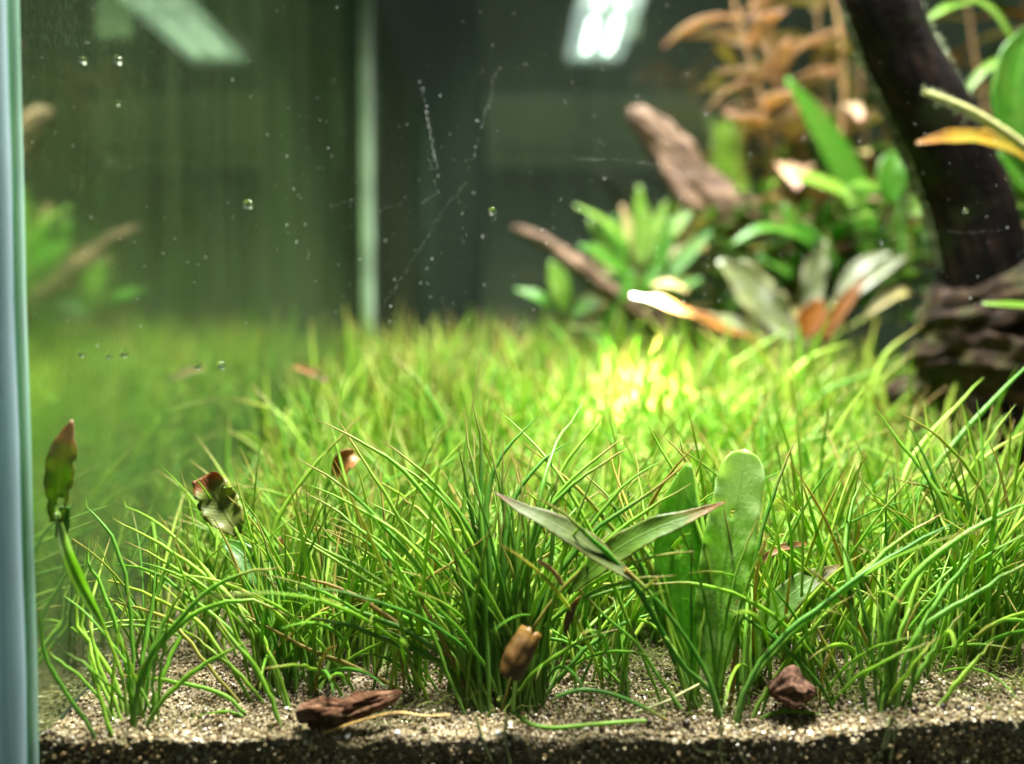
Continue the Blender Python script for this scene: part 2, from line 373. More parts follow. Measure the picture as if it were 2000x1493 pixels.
# ------------------------------------------------------------------ tank
RIM, FLOOR = 0.203, -0.030
tank = empty('aquarium', (0, 0, 0), 'clear glass aquarium with pale silicone corner and algae-filmed side pane', 'aquarium')
XR = 0.30
box('front_pane', (LEFT_X, GLASS_Y - 0.004, FLOOR), (XR, GLASS_Y - 0.0005, RIM), M['clear'], tank)
box('side_pane', (LEFT_X - 0.004, GLASS_Y - 0.0005, FLOOR), (LEFT_X, BACK_Y + 0.004, RIM), M['side'], tank)
box('back_pane', (LEFT_X + 0.0005, BACK_Y, FLOOR), (XR, BACK_Y + 0.004, RIM), M['back'], tank)
def bead(name, cx, cy, r, mat, z0=FLOOR, z1=RIM, seg=14, sx=1.0):
    zs = np.linspace(z0, z1, 40)
    path = np.array([[cx + 0.00006 * math.sin(z * 90), cy, z] for z in zs])[None]
    v, f, t, _ = tubes(path, np.array([[r * (1 + 0.05 * math.sin(z * 210) + 0.03 * math.sin(z * 530)) for z in zs]]), seg, sx, ref=(0, 1, 0))
    return obj(name, mesh(name, v, f, {'tt': t}, mat), tank)
bead('silicone_bead', LEFT_X - 0.0017, GLASS_Y - 0.0012, 0.00175, M['sil'], FLOOR, RIM, 24, 0.6)
bead('glass_edge', LEFT_X + 0.0002, GLASS_Y - 0.0003, 0.00075, M['edge'])
bead('silicone_bead', LEFT_X + 0.0008, BACK_Y - 0.0008, 0.0018, M['seam'])

# what shows dimly behind the back pane
box('wall', (-0.5, 0.47, -0.10), (0.6, 0.48, 0.50), M['wall'])['kind'] = 'structure'
def column(name, px0, px1, Z, mat, label, cat, z0=-0.03, z1=0.30, taper=None):
    x0, x1 = (px0 - 1000) / FPX * Z, (px1 - 1000) / FPX * Z
    n = 16; zs = np.linspace(z0, z1, n)
    rr = np.array([[(x1 - x0) / 2 * (1.0 if taper is None else taper(z)) for z in zs]])
    path = np.array([[(x0 + x1) / 2, Z, z] for z in zs])[None]
    v, f, t, _ = tubes(path, rr, 20, 0.5, ref=(0, 1, 0))
    o = obj(name, mesh(name, v, f, {'tt': t}, mat)); return tag(o, label, cat)
column('filter_hose', 826, 938, 0.362, M['hose'], 'dark green filter hose standing behind the back pane', 'hose', taper=lambda z: 1.0 + 0.25 * math.sin((z - 0.05) * 22) * (z > 0.05))
column('cabinet_post', 742, 832, 0.385, M['post'], 'dull brown post behind the back pane beside the hose', 'post')
b = box('wall_ledge', (-0.30, 0.435, 0.148), (0.11, 0.470, 0.185), M['ledge'], None, 0.008)
tag(b, 'pale horizontal ledge on the wall seen dimly through the back pane', 'ledge')

# ------------------------------------------------------------------ lamp on the back rim
lamp = empty('clip_on_lamp', (LAMP_X, BACK_Y, RIM), 'clip-on aquarium lamp with two rows of white LEDs on the back rim', 'lamp')
def lpart(name, lo, hi, mat, bevel=0.0):
    b = lamp.location
    return box(name, Vector(lo) - b, Vector(hi) - b, mat, lamp, bevel)
lpart('housing', (LAMP_X - 0.0185, 0.214, LAMP_Z + 0.0012), (LAMP_X + 0.0185, 0.338, LAMP_Z + 0.010), M['lampbody'], 0.002)
panel_ = lpart('light_panel', (LAMP_X - 0.0160, 0.218, LAMP_Z), (LAMP_X + 0.0160, 0.334, LAMP_Z + 0.0011), M['panel'])
lpart('arm', (LAMP_X - 0.006, 0.339, LAMP_Z + 0.002), (LAMP_X + 0.006, 0.352, LAMP_Z + 0.008), M['lampbody'], 0.001)
lpart('clamp', (LAMP_X - 0.008, 0.3475, 0.178), (LAMP_X + 0.008, 0.3525, LAMP_Z + 0.0015), M['lampbody'], 0.001)
def disc_mesh(r, n=16):
    v = [(0, 0, 0)] + [(r * math.cos(a), r * math.sin(a), 0) for a in np.arange(n) / n * 2 * math.pi]
    v += [(x, y, 0.0006) for x, y, _ in v[1:]]
    f = [(0, 1 + (i + 1) % n, 1 + i) for i in range(n)] + [(1 + i, 1 + (i + 1) % n, 1 + n + (i + 1) % n, 1 + n + i) for i in range(n)]
    return mesh('led', v, f, None, M['led'], False)
led = disc_mesh(0.0024)
for dx in (-0.0058, 0.0058):
    for yy in (0.234, 0.2405, 0.247, 0.2535, 0.260, 0.2665, 0.273, 0.294, 0.315, 0.3215, 0.328):
        o = obj('led', led, panel_); o.location = Vector((LAMP_X + dx, yy, LAMP_Z - 0.0007)) - lamp.location
def lightobj(name, typ, loc, energy, **kw):
    l = bpy.data.lights.new(name, typ); l.energy = energy; l.color = (1.0, 0.99, 0.96)
    for k, v in kw.items(): setattr(l, k, v)
    o = bpy.data.objects.new(name, l); link(o, lamp); o.location = Vector(loc) - lamp.location; return o
s = lightobj('lamp_beam', 'SPOT', (LAMP_X - 0.003, 0.235, LAMP_Z - 0.004), SPOT_W, spot_size=math.radians(34), spot_blend=1.0, shadow_soft_size=0.004)
s.rotation_euler = (math.radians(-13.0), math.radians(3.0), 0)
s2 = lightobj('lamp_beam', 'SPOT', (LAMP_X - 0.003, 0.235, LAMP_Z - 0.004), CORE_W, spot_size=math.radians(11), spot_blend=1.0, shadow_soft_size=0.004)
s2.rotation_euler = (math.radians(-6.5), math.radians(3.5), 0)
a = lightobj('lamp_glow', 'AREA', (LAMP_X, 0.262, LAMP_Z - 0.003), AREA_W, shape='RECTANGLE', size=0.030, size_y=0.10, spread=math.radians(136))
FILL_LAMP_POS = Vector((0.030, 0.140, 0.300))                 # fill lamp added out of view to brighten the front grass
fill_lamp = empty('added_fill_lamp', FILL_LAMP_POS, 'added round fill lamp, out of view over the front of the aquarium', 'lamp')
v, f, t, _ = tubes(np.array([[(0, 0, z) for z in (0.0, 0.002, 0.012, 0.022, 0.030, 0.080)]]), np.array([[0.050, 0.052, 0.048, 0.030, 0.004, 0.003]]), 32, 1.0, ref=(0, 1, 0))
obj('fill_lamp_hood', mesh('fill_lamp_hood', v, f, {'tt': t}, M['lampbody']), fill_lamp)
l = bpy.data.lights.new('added_fill_glow', 'AREA'); l.energy = FILL_LAMP_W; l.color = (1.0, 0.98, 0.92); l.shape = 'DISK'; l.size = 0.09; l.spread = math.radians(118)
link(bpy.data.objects.new('added_fill_glow', l), fill_lamp).location = (0, 0, 0.001)

# ------------------------------------------------------------------ sand bed
def build_bed():
    xs = np.concatenate([np.arange(LEFT_X + 0.0003, 0.09, 0.0011), np.arange(0.09, XR, 0.006)])
    ys = np.concatenate([np.arange(GLASS_Y + 0.0006, 0.14, 0.0010), np.arange(0.14, BACK_Y, 0.006), [BACK_Y - 0.0005]])
    nx, ny = len(xs), len(ys)
    v = []
    for y in ys:
        for x in xs:
            z = ground(x, y) - 0.0002
            z += 0.0004 * mnoise.noise(Vector((x * 420, y * 420, 8)))
            v.append((x, y, z))
    f = [(j * nx + i, j * nx + i + 1, (j + 1) * nx + i + 1, (j + 1) * nx + i) for j in range(ny - 1) for i in range(nx - 1)]
    rows = [0, -0.0015, -0.003, -0.0055, -0.008, -0.012, -0.029]
    prev = list(range(nx))
    for r_ in rows[1:]:
        cur = []
        for i, x in enumerate(xs):
            cur.append(len(v)); v.append((x, GLASS_Y + 0.0005 + 0.0006 * mnoise.noise(Vector((x * 300, r_ * 300, 2))) * (r_ > -0.02) + 0.0005, r_ if r_ < -0.0051 else v[i][2] + r_ * 0.6))
        f += [(prev[i + 1], prev[i], cur[i], cur[i + 1]) for i in range(nx - 1)]
        prev = cur
    o = obj('sand_bed', mesh('sand_bed', v, f, None, M['bed'])); tag(o, kind='structure', label='pale quartz sand over dark soil, cut off by the front glass')
build_bed()
ICO_V = None
def ico():
    p = (1 + 5 ** 0.5) / 2
    v = np.array([(-1, p, 0), (1, p, 0), (-1, -p, 0), (1, -p, 0), (0, -1, p), (0, 1, p), (0, -1, -p), (0, 1, -p), (p, 0, -1), (p, 0, 1), (-p, 0, -1), (-p, 0, 1)], float)
    v /= np.linalg.norm(v[0])
    f = np.array([(0, 11, 5), (0, 5, 1), (0, 1, 7), (0, 7, 10), (0, 10, 11), (1, 5, 9), (5, 11, 4), (11, 10, 2), (10, 7, 6), (7, 1, 8), (3, 9, 4), (3, 4, 2), (3, 2, 6), (3, 6, 8), (3, 8, 9), (4, 9, 5), (2, 4, 11), (6, 2, 10), (8, 6, 7), (9, 8, 1)])
    return v, f
ICO_V, ICO_F = ico()
def pebbles(name, pts, rad, cols, mat, smooth=False, squash=(0.6, 1.0)):
    n = len(pts)
    jit = 1 + NR.uniform(-0.28, 0.28, (n, 12, 1))
    sc3 = NR.uniform(squash[0], squash[1], (n, 1, 3))
    a = NR.uniform(0, 2 * math.pi, n); b2 = NR.uniform(-1, 1, n)
    v = ICO_V[None] * jit * sc3
    ca, sa = np.cos(a)[:, None], np.sin(a)[:, None]
    x, y, z = v[..., 0] * ca - v[..., 1] * sa, v[..., 0] * sa + v[..., 1] * ca, v[..., 2]
    cb, sb = np.cos(b2)[:, None], np.sin(b2)[:, None]
    v = np.stack([x, y * cb - z * sb, y * sb + z * cb], -1) * np.asarray(rad)[:, None, None] + np.asarray(pts)[:, None]
    f = (ICO_F[None] + np.arange(n)[:, None, None] * 12).reshape(-1, 3)
    c = np.repeat(np.concatenate([cols, np.ones((n, 1))], 1)[:, None], 12, 1).reshape(-1, 4)
    return mesh(name, v.reshape(-1, 3), f, {'col': c}, mat, smooth)
def grain_cols(n, dark):
    pal = np.array([(0.62, 0.56, 0.42), (0.50, 0.43, 0.29), (0.36, 0.29, 0.17), (0.72, 0.70, 0.60), (0.22, 0.16, 0.08), (0.05, 0.035, 0.02)])
    pr = np.array([0.26, 0.28, 0.2, 0.12, 0.10, 0.04]) if not dark else np.array([0.03, 0.09, 0.18, 0.02, 0.30, 0.38])
    c = pal[NR.choice(6, n, p=pr)] * NR.uniform(0.6, 1.0, (n, 1)) * np.array([[0.76, 0.71, 0.56]])
    return c
def build_sand():
    pts, rad = [], []
    for _ in range(15000):
        y = GLASS_Y + 0.0012 + 0.036 * R.random() ** 1.35
        x = R.uniform(LEFT_X + 0.0006, 0.082)
        r_ = R.uniform(0.00012, 0.00036) * (1.6 if R.random() < 0.05 else 1)
        pts.append((x, y, ground(x, y) + R.uniform(-0.0001, 0.00028))); rad.append(r_)
    pts = np.array(pts)
    c = grain_cols(len(pts), False)
    # brown mulm between the plants
    mul = np.array([sm(0.0, 0.25, mnoise.noise(Vector((p[0] * 70, p[1] * 70, 1))) + 0.9 * sm(0.104, 0.125, p[1]) - 0.55 * sm(0.0, -0.03, p[0]) - 0.25) for p in pts])[:, None]
    c = c * (1 - 0.75 * mul) + np.array([[0.07, 0.06, 0.018]]) * 0.75 * mul
    o = obj('sand_grains', pebbles('sand_grains', pts, rad, c, M['grain'])); tag(o, kind='stuff', label='loose pale quartz sand grains strewn over the bed')
    pts, rad = [], []
    for _ in range(6500):
        x = R.uniform(LEFT_X + 0.0006, 0.074); d = R.random() ** 1.2 * 0.0085
        pts.append((x, GLASS_Y + 0.0010 + R.uniform(-0.0004, 0.0004), ground(x, GLASS_Y) - d + 0.0002)); rad.append(R.uniform(0.00012, 0.00046) * (1.6 if R.random() < 0.03 else 1))
    pts = np.array(pts)
    dep = np.array([ground(p[0], GLASS_Y) - p[2] for p in pts])
    light = (dep + np.array([0.0016 * mnoise.noise(Vector((p[0] * 160, p[2] * 160, 5))) * 2.0 for p in pts])) < 0.0014
    c = np.where(light[:, None], grain_cols(len(pts), False) * 0.8, grain_cols(len(pts), True) * 2.0 + np.array([[0.02, 0.014, 0.006]]))
    o = obj('soil_crumbs', pebbles('soil_crumbs', pts, rad, c, M['grain'])); tag(o, kind='stuff', label='dark soil crumbs pressed against the front glass below the sand')
build_sand()
def build_mulm():
    pts, rad, cols = [], [], []
    pal = ((0.075, 0.055, 0.020), (0.12, 0.085, 0.035), (0.07, 0.085, 0.020), (0.045, 0.030, 0.012), (0.16, 0.13, 0.06))
    while len(pts) < 5200:
        y = GLASS_Y + 0.0012 + 0.034 * R.random(); x = R.uniform(LEFT_X + 0.0006, 0.082)
        if mnoise.noise(Vector((x * 110, y * 110, 4))) + 0.35 * sm(-0.035, 0.03, x) - 0.5 * sm(0.050, 0.062, x) * (y < 0.106) < R.uniform(-0.15, 0.35): continue
        pts.append((x, y, ground(x, y) + R.uniform(0.0001, 0.0005))); rad.append(R.uniform(0.00010, 0.00042) * (1.7 if R.random() < 0.06 else 1)); cols.append(R.choice(pal))
    o = obj('mulm', pebbles('mulm', np.array(pts), rad, np.array(cols), M['grain'], False, (0.25, 1.0))); tag(o, kind='stuff', label='brown and green plant debris settled on the sand')
build_mulm()

# ------------------------------------------------------------------ traced front grass
CR = {'G': (0, 970, 2.854), 'H': (650, 970, 2.854), 'K': (1300, 970, 2.854), '1': (550, 750, 4.978), '2': (950, 750, 4.978), '3': (1300, 780, 4.978),
      '4': (1600, 780, 4.978), '5': (550, 1000, 4.978), '6': (900, 1000, 4.978), 'L': (1300, 480, 2.857), 'N': (650, 480, 2.857), 'S': (0, 0, 1.0), 'Q': (0, 480, 2.857)}
TUFT = {   # base pixel, label
    'a': ((248, 1420), 'loose fan of dark green grass in bare sand beside the silicone corner'),
    'b': ((575, 1385), 'spreading grass clump rooted behind the brown bark chip'),
    'c': ((985, 1405), 'large dense clump of bright green grass round the curled brown husk'),
    'd': ((1425, 1408), 'grass clump growing from the base of the holed strap leaf'),
    'e': ((1745, 1392), 'narrow grass tuft with bare roots showing against the front glass'),
    'f': ((1632, 1378), 'few arching grass blades beside the reddish brown pebble'),
    'g': ((1832, 1376), 'single short grass shoot on pale bare sand by the front glass'),
    'h': ((1945, 1290), 'tall upright grass clump on the mossy bank beyond the bare sand'),
    'j': ((1715, 1235), 'grass clump on the mossy bank whose blades sweep towards the driftwood roots'),
    'i': ((690, 1300), 'grass clump leaning over the bare sand behind the bark chip'),
}
# (crop, order, tuft, lean, brown, width px, points); order 'B' base first, 'T' tip first; lean = depth gained from base to tip (m)
T = [
 ('G','B','a',.000,0,9,[(555,1350),(430,1180),(290,985),(220,800),(200,640)]),
 ('G','B','a',.001,0,9,[(650,1370),(590,1230),(540,1050),(495,930),(480,830)]),
 ('G','B','a',.003,0,10,[(690,1200),(640,1020),(540,870),(440,740),(300,580),(190,420)]),
 ('G','B','a',.004,0,9,[(700,1180),(600,930),(520,830),(420,690),(280,510),(180,320)]),
 ('G','B','a',.004,0,9,[(735,1150),(690,860),(640,680),(560,500),(480,350),(385,215)]),
 ('G','B','a',.005,0,9,[(745,1180),(735,780),(715,560),(690,400),(640,260),(560,130),(430,10)]),
 ('G','B','a',.003,0,9,[(690,1250),(600,1050),(530,910),(510,760),(500,640)]),
 ('G','B','a',.002,0,11,[(745,1290),(760,1140),(790,980),(870,830),(1000,690),(1090,590),(1200,490),(1350,430),(1580,390)]),
 ('G','B','a',.003,0,11,[(760,1220),(800,960),(870,850),(1060,660),(1220,590),(1350,570),(1480,600),(1610,670)]),
 ('G','B','a',.002,0,10,[(790,1290),(880,1170),(1010,1030),(1150,930),(1280,860),(1400,800)]),
 ('G','B','a',.006,0,10,[(850,1200),(900,1010),(960,860),(1060,680),(1090,630)]),
 ('G','B','a',.007,0,9,[(770,1150),(790,920),(820,760),(850,600),(870,380)]),
 ('G','B','a',.008,0,8,[(770,1100),(800,800),(870,560),(960,290),(1025,110)]),
 ('G','B','a',.006,0,9,[(780,1200),(830,900),(880,780),(950,640),(1030,510),(1060,460)]),
 ('G','B','b',.000,.25,9,[(1400,1215),(1290,1130),(1150,1070),(1000,1035),(850,1020),(650,990)]),
 ('G','B','b',.000,0,8,[(1400,1225),(1300,1205),(1180,1210),(985,1260)]),
 ('G','B','b',.002,0,11,[(1570,1275),(1510,1130),(1450,1000),(1370,880),(1260,760),(1180,640)]),
 ('G','B','b',.003,0,9,[(1490,1150),(1400,1060),(1300,960),(1190,870),(1060,755)]),
 ('G','B','b',.004,0,10,[(1620,1190),(1570,1030),(1500,870),(1430,720),(1340,650)]),
 ('G','B','b',.006,0,10,[(1650,1100),(1640,930),(1600,750),(1540,580),(1550,430)]),
 ('G','T','b',.008,0,10,[(610,120),(780,200),(950,300),(1130,420),(1280,560),(1460,760)]),
 ('G','T','b',.008,0,9,[(700,250),(880,340),(1040,440),(1180,540),(1340,640),(1470,800)]),
 ('G','T','b',.008,0,9,[(590,380),(700,385),(840,400),(950,480),(1110,600),(1300,760)]),
 ('G','T','b',.008,0,8,[(480,455),(650,480),(800,530),(930,600),(1150,720)]),
 ('G','T','b',.008,.6,8,[(540,570),(700,600),(850,650),(940,690)]),
 ('G','T','b',.012,0,8,[(640,30),(800,90),(1000,250),(1110,380),(1210,480),(1400,700)]),
 ('G','B','a',.012,0,8,[(510,900),(510,760),(500,660),(520,520),(555,400),(600,225)]),
 ('G','T','c',-.002,.75,9,[(1340,650),(1450,710),(1600,790),(1740,860),(1870,910),(2000,960),(2300,1080)]),
 ('G','T','i',.000,0,9,[(1090,985),(1250,950),(1400,890),(1600,820),(1800,780),(1998,750),(2150,800)]),
 ('5','T','c',.004,0,10,[(0,70),(300,310),(500,420),(740,530),(1000,710),(1200,850),(1400,1000),(1640,1200),(1800,1330)]),
 ('5','T','c',.003,.12,10,[(0,210),(250,310),(430,410),(650,560),(850,680),(1080,820),(1250,960),(1450,1100),(1700,1330)]),
 ('5','T','c',.004,0,9,[(560,70),(740,160),(980,290),(1150,440),(1330,640),(1480,820),(1640,1000),(1800,1200)]),
 ('5','T','c',.002,.9,11,[(50,590),(240,640),(500,720),(700,800),(900,930),(1100,1080),(1300,1220),(1500,1340),(1700,1450)]),
 ('5','T','i',.004,0,8,[(20,440),(160,590),(330,740),(460,860),(600,1040)]),
 ('5','T','c',.001,0,12,[(50,730),(200,810),(400,890),(560,930),(760,980),(1000,1060),(1200,1150),(1400,1270),(1650,1450)]),
 ('5','T','c',.001,0,11,[(90,1010),(300,1030),(500,1070),(700,1120),(900,1200),(1150,1290),(1400,1400),(1600,1500)]),
 ('5','T','c',.002,0,9,[(800,1100),(1000,1160),(1200,1240),(1350,1330),(1500,1420)]),
 ('5','T','i',.002,0,8,[(1370,850),(1250,820),(1130,830),(1030,880),(960,1000),(900,1150)]),
 ('H','T','d',-.001,0,8,[(500,830),(660,790),(870,770),(1000,770),(1180,790),(1350,830),(1480,900),(1590,1020)]),
 ('H','T','c',.000,.8,7,[(865,205),(800,270),(700,350),(560,440),(480,520)]),
 ('1','T','c',.006,0,10,[(325,345),(500,420),(650,490),(800,580),(1000,690),(1150,800),(1200,870),(1320,1000),(1450,1160),(1560,1290),(1640,1493),(1850,2000)]),
 ('1','T','c',.008,0,9,[(520,310),(600,440),(680,560),(780,720),(860,840),(960,1000),(1060,1160),(1130,1290),(1210,1420),(1300,1600),(1600,2200)]),
 ('1','T','c',.005,.0,10,[(975,550),(1100,640),(1250,750),(1400,880),(1500,980),(1600,1100),(1720,1250),(1850,1450),(1950,1650),(2020,2100)]),
 ('1','T','c',.006,0,9,[(890,590),(1000,670),(1150,790),(1300,880),(1450,1020),(1600,1160),(1700,1260),(1800,1500),(1950,2100)]),
 ('1','T','c',.006,0,9,[(135,720),(290,810),(440,890),(560,960),(700,1080),(850,1240),(950,1340),(1150,1560),(1500,2000)]),
 ('1','T','c',.005,0,9,[(200,960),(400,1030),(600,1130),(780,1220),(900,1300),(1080,1420),(1250,1560),(1500,1850)]),
 ('1','T','c',.005,0,8,[(160,1015),(350,1120),(480,1200),(640,1310),(720,1380),(900,1550),(1200,1820)]),
 ('1','T','i',.006,0,9,[(795,290),(700,390),(610,480),(480,620),(330,770),(190,960),(80,1100),(0,1230),(-120,1500)]),
 ('S','T','i',.012,0,8,[(690,686),(672,750),(657,830),(650,890),(640,940),(632,1050),(640,1150)]),
 ('S','T','c',.012,0,9,[(941,686),(925,782),(913,850),(910,900),(909,945),(906,1100),(920,1300)]),
 ('1','T','c',.006,0,11,[(1850,160),(1910,330),(1940,520),(1945,700),(1935,950),(1930,1300),(1950,1800)]),
 ('1','T','c',.007,0,9,[(1775,280),(1770,380),(1800,520),(1830,650),(1870,780),(1900,920),(1920,1100),(1960,1500)]),
 ('1','T','i',.008,0,8,[(1830,490),(1700,640),(1600,740),(1450,910),(1250,1070),(1100,1200),(1000,1300),(850,1600)]),
 ('1','T','i',.010,0,8,[(1780,630),(1600,770),(1480,880),(1300,1030),(1100,1200),(900,1500)]),
 ('1','B','c',.004,0,8,[(2000,1700),(1980,1493),(1920,1400),(1830,1290),(1740,1245)]),
 ('2','T','c',.006,0,12,[(500,310),(350,450),(220,600),(100,750),(50,900),(20,1000),(0,1200),(30,1700)]),
 ('2','T','c',.006,0,10,[(505,520),(460,680),(400,870),(350,980),(330,1130),(325,1493),(300,1900)]),
 ('2','T','d',.012,0,8,[(95,255),(250,390),(400,530),(480,600),(600,760),(900,1150)]),
 ('2','T','d',.006,0,9,[(325,550),(450,640),(600,760),(750,900),(900,1040),(1050,1190),(1150,1310),(1500,1800)]),
 ('2','T','c',.006,0,12,[(830,550),(700,630),(560,740),(450,830),(380,920),(250,1150),(150,1700)]),
 ('2','T','c',.008,0,9,[(1250,160),(1150,310),(1020,460),(900,590),(800,730),(720,850),(600,1080),(500,1300),(300,1900)]),
 ('2','T','c',.022,0,9,[(1000,80),(900,250),(800,400),(720,550),(650,650),(560,850)]),
 ('2','T','c',.004,0,10,[(1390,495),(1250,590),(1100,700),(950,820),(850,920),(720,1030),(600,1190),(350,1800)]),
 ('2','T','c',.003,0,10,[(1425,600),(1270,690),(1080,800),(950,890),(780,1040),(620,1180),(500,1350),(300,1900)]),
 ('2','T','d',.008,0,9,[(1525,320),(1620,480),(1700,630),(1790,770),(1870,900),(1950,1060),(1990,1200),(2150,1700)]),
 ('2','T','d',.008,0,11,[(1700,495),(1800,580),(1900,700),(1990,800),(2040,1000),(2080,1300),(2200,1800)]),
 ('2','T','c',.002,.15,10,[(1990,715),(1850,840),(1720,960),(1600,1060),(1400,1190),(1280,1270),(1000,1460),(450,2200)]),
 ('2','T','c',.000,0,11,[(1990,970),(1750,1100),(1500,1270),(1250,1450),(950,1750),(500,2300)]),
 ('2','T','c',.004,0,9,[(1740,740),(1550,830),(1400,930),(1280,1040),(1180,1170),(1000,1390),(600,2000)]),
 ('2','T','d',.010,0,8,[(1160,515),(1210,640),(1260,780),(1270,900),(1290,1050),(1600,1700)]),
 ('2','T','d',.010,0,9,[(1310,680),(1290,800),(1280,950),(1290,1100),(1300,1200),(1600,1800)]),
 ('2','T','d',.010,0,8,[(1440,650),(1490,780),(1520,860),(1510,980),(1480,1120),(1650,1700)]),
 ('2','T','d',.006,0,9,[(825,790),(950,850),(1080,960),(1150,1060),(1200,1130),(1500,1700)]),
 ('2','T','d',.004,.2,8,[(1040,990),(1120,1090),(1230,1220),(1360,1340),(1600,1700)]),
 ('2','T','c',.006,.35,8,[(235,670),(280,780),(340,880),(360,950),(300,1500)]),
 ('H','T','d',-.002,0,12,[(1130,0),(1300,110),(1450,240),(1600,380),(1750,600),(1880,850),(1998,1000),(2120,1100),(2165,1250)]),
 ('K','B','d',.004,0,12,[(380,1260),(420,1120),(470,1050),(600,870),(760,710),(950,560),(1100,430),(1250,290),(1400,170),(1550,90)]),
 ('K','B','d',.003,0,11,[(400,1280),(450,1050),(580,850),(720,720),(900,590),(1080,450),(1300,310),(1450,220),(1620,140)]),
 ('K','B','d',.005,0,10,[(470,1240),(560,1080),(700,900),(850,710),(950,570),(1050,480)]),
 ('K','B','d',.006,0,10,[(290,1200),(265,960),(265,700),(240,400),(190,200),(130,0)]),
 ('3','T','d',.006,0,11,[(1280,370),(1200,540),(1130,700),(1030,970),(950,1200),(900,1450),(700,2100),(500,2600)]),
 ('K','B','d',.001,.85,10,[(350,1210),(370,1080),(390,950),(380,720),(400,550)]),
 ('K','B','f',.002,0,9,[(945,1175),(880,1080),(780,960),(650,830),(500,710),(340,620),(290,600)]),
 ('K','B','f',-.001,0,9,[(930,1140),(880,960),(780,840),(640,690),(500,590),(330,520),(150,480),(0,480),(-120,490)]),
 ('K','B','d',.000,0,9,[(470,1250),(600,1205),(750,1200),(900,1220),(1070,1235)]),
 ('K','B','e',.008,0,11,[(1240,1200),(1270,1000),(1310,800),(1360,600),(1420,440),(1500,320),(1600,230)]),
 ('K','B','e',.004,0,10,[(1300,1180),(1400,1000),(1500,850),(1590,730),(1660,640)]),
 ('K','B','e',.003,0,11,[(1290,1190),(1330,920),(1380,800),(1500,680),(1650,590),(1800,500),(2000,375),(2150,330)]),
 ('K','B','e',.006,0,11,[(1270,1190),(1340,870),(1440,700),(1530,560),(1620,440),(1730,310),(1830,150)]),
 ('K','B','e',.002,0,13,[(1250,1180),(1225,950),(1230,700),(1290,580),(1380,440),(1500,330),(1700,190),(1850,110),(2000,40),(2150,0)]),
 ('K','B','g',.002,0,10,[(1510,1160),(1620,1040),(1720,930),(1830,800)]),
 ('K','B','e',.006,0,10,[(1280,1180),(1250,860),(1220,700),(1160,560),(1110,480)]),
 ('K','B','f',.006,0,9,[(1005,1110),(1040,960),(1080,800),(1090,700),(1080,540)]),
 ('K','B','f',.004,0,8,[(1010,1060),(1010,950),(990,800),(975,600)]),
 ('K','B','h',.000,0,7,[(1640,1000),(1630,880),(1650,820),(1740,795)]),
 ('4','T','e',.010,0,10,[(410,780),(370,880),(330,1000),(270,1230),(255,1450),(300,1900)]),
 ('4','T','h',.004,0,10,[(720,765),(950,830),(1200,900),(1400,990),(1640,1110),(1740,1500)]),
 ('4','T','h',.004,0,9,[(740,105),(950,200),(1150,360),(1350,560),(1500,740),(1580,870),(1650,1060),(1720,1600)]),
 ('4','T','j',.006,0,10,[(2100,260),(1990,320),(1800,430),(1550,610),(1300,850),(1050,1200)]),
 ('4','T','h',.006,0,9,[(1530,0),(1560,180),(1580,300),(1590,600),(1610,900),(1680,1600)]),
 ('4','T','h',.006,0,8,[(1390,50),(1440,200),(1470,400),(1580,900),(1660,1500)]),
 ('4','T','h',.008,0,10,[(530,70),(700,300),(850,500),(920,620),(1300,1100)]),
 ('4','T','h',.006,0,9,[(840,205),(950,370),(1020,550),(1100,750),(1200,950),(1300,1180),(1550,1700)]),
 ('L','T','j',.010,0,12,[(2100,590),(1998,690),(1850,840),(1700,1000),(1520,1220),(1350,1500)]),
 ('L','T','j',.012,0,12,[(1775,735),(1650,870),(1500,1020),(1380,1180),(1280,1450)]),
]
blades_by_tuft = {k: [] for k in TUFT}
tuft_base = {}
for k, ((bx, by), lab) in TUFT.items():
    Zb = ground_hit(bx, by); tuft_base[k] = P(bx, by, Zb); tuft_base[k].z = ground(tuft_base[k].x, tuft_base[k].y)
def blade_mesh(path, rpx_m, brown, base, sides=7, n=18, rr=None):
    p = catmull(path, n)
    p[:, 1] = np.maximum(p[:, 1], GLASS_Y + 0.0009); p[:, 0] = np.maximum(p[:, 0], LEFT_X + 0.0008)
    rad = blade_profile(n) * rpx_m * NR.uniform(0.90, 1.10, n)
    p[2:-1] += NR.normal(0, 0.00007, (n - 3, 3))
    v, f, t, _ = tubes(p[None], rad[None], sides, 0.75)
    rr = R.uniform(0.0, 0.72) if rr is None else rr
    bn = brown if brown > .4 else 0
    br = np.full(len(t), bn) if bn else np.clip((t - 0.65) / 0.3, 0, 1) * min(1, brown * 3)
    return mesh('blade', v - np.array(base), f, {'tt': t, 'rr': np.full(len(t), rr), 'brown': br}, M['blade'])
roots = {}
for k, (bp, lab) in TUFT.items():
    roots[k] = empty('grass_plant', tuft_base[k], lab, 'grass plant', 'grass plants along the front glass')
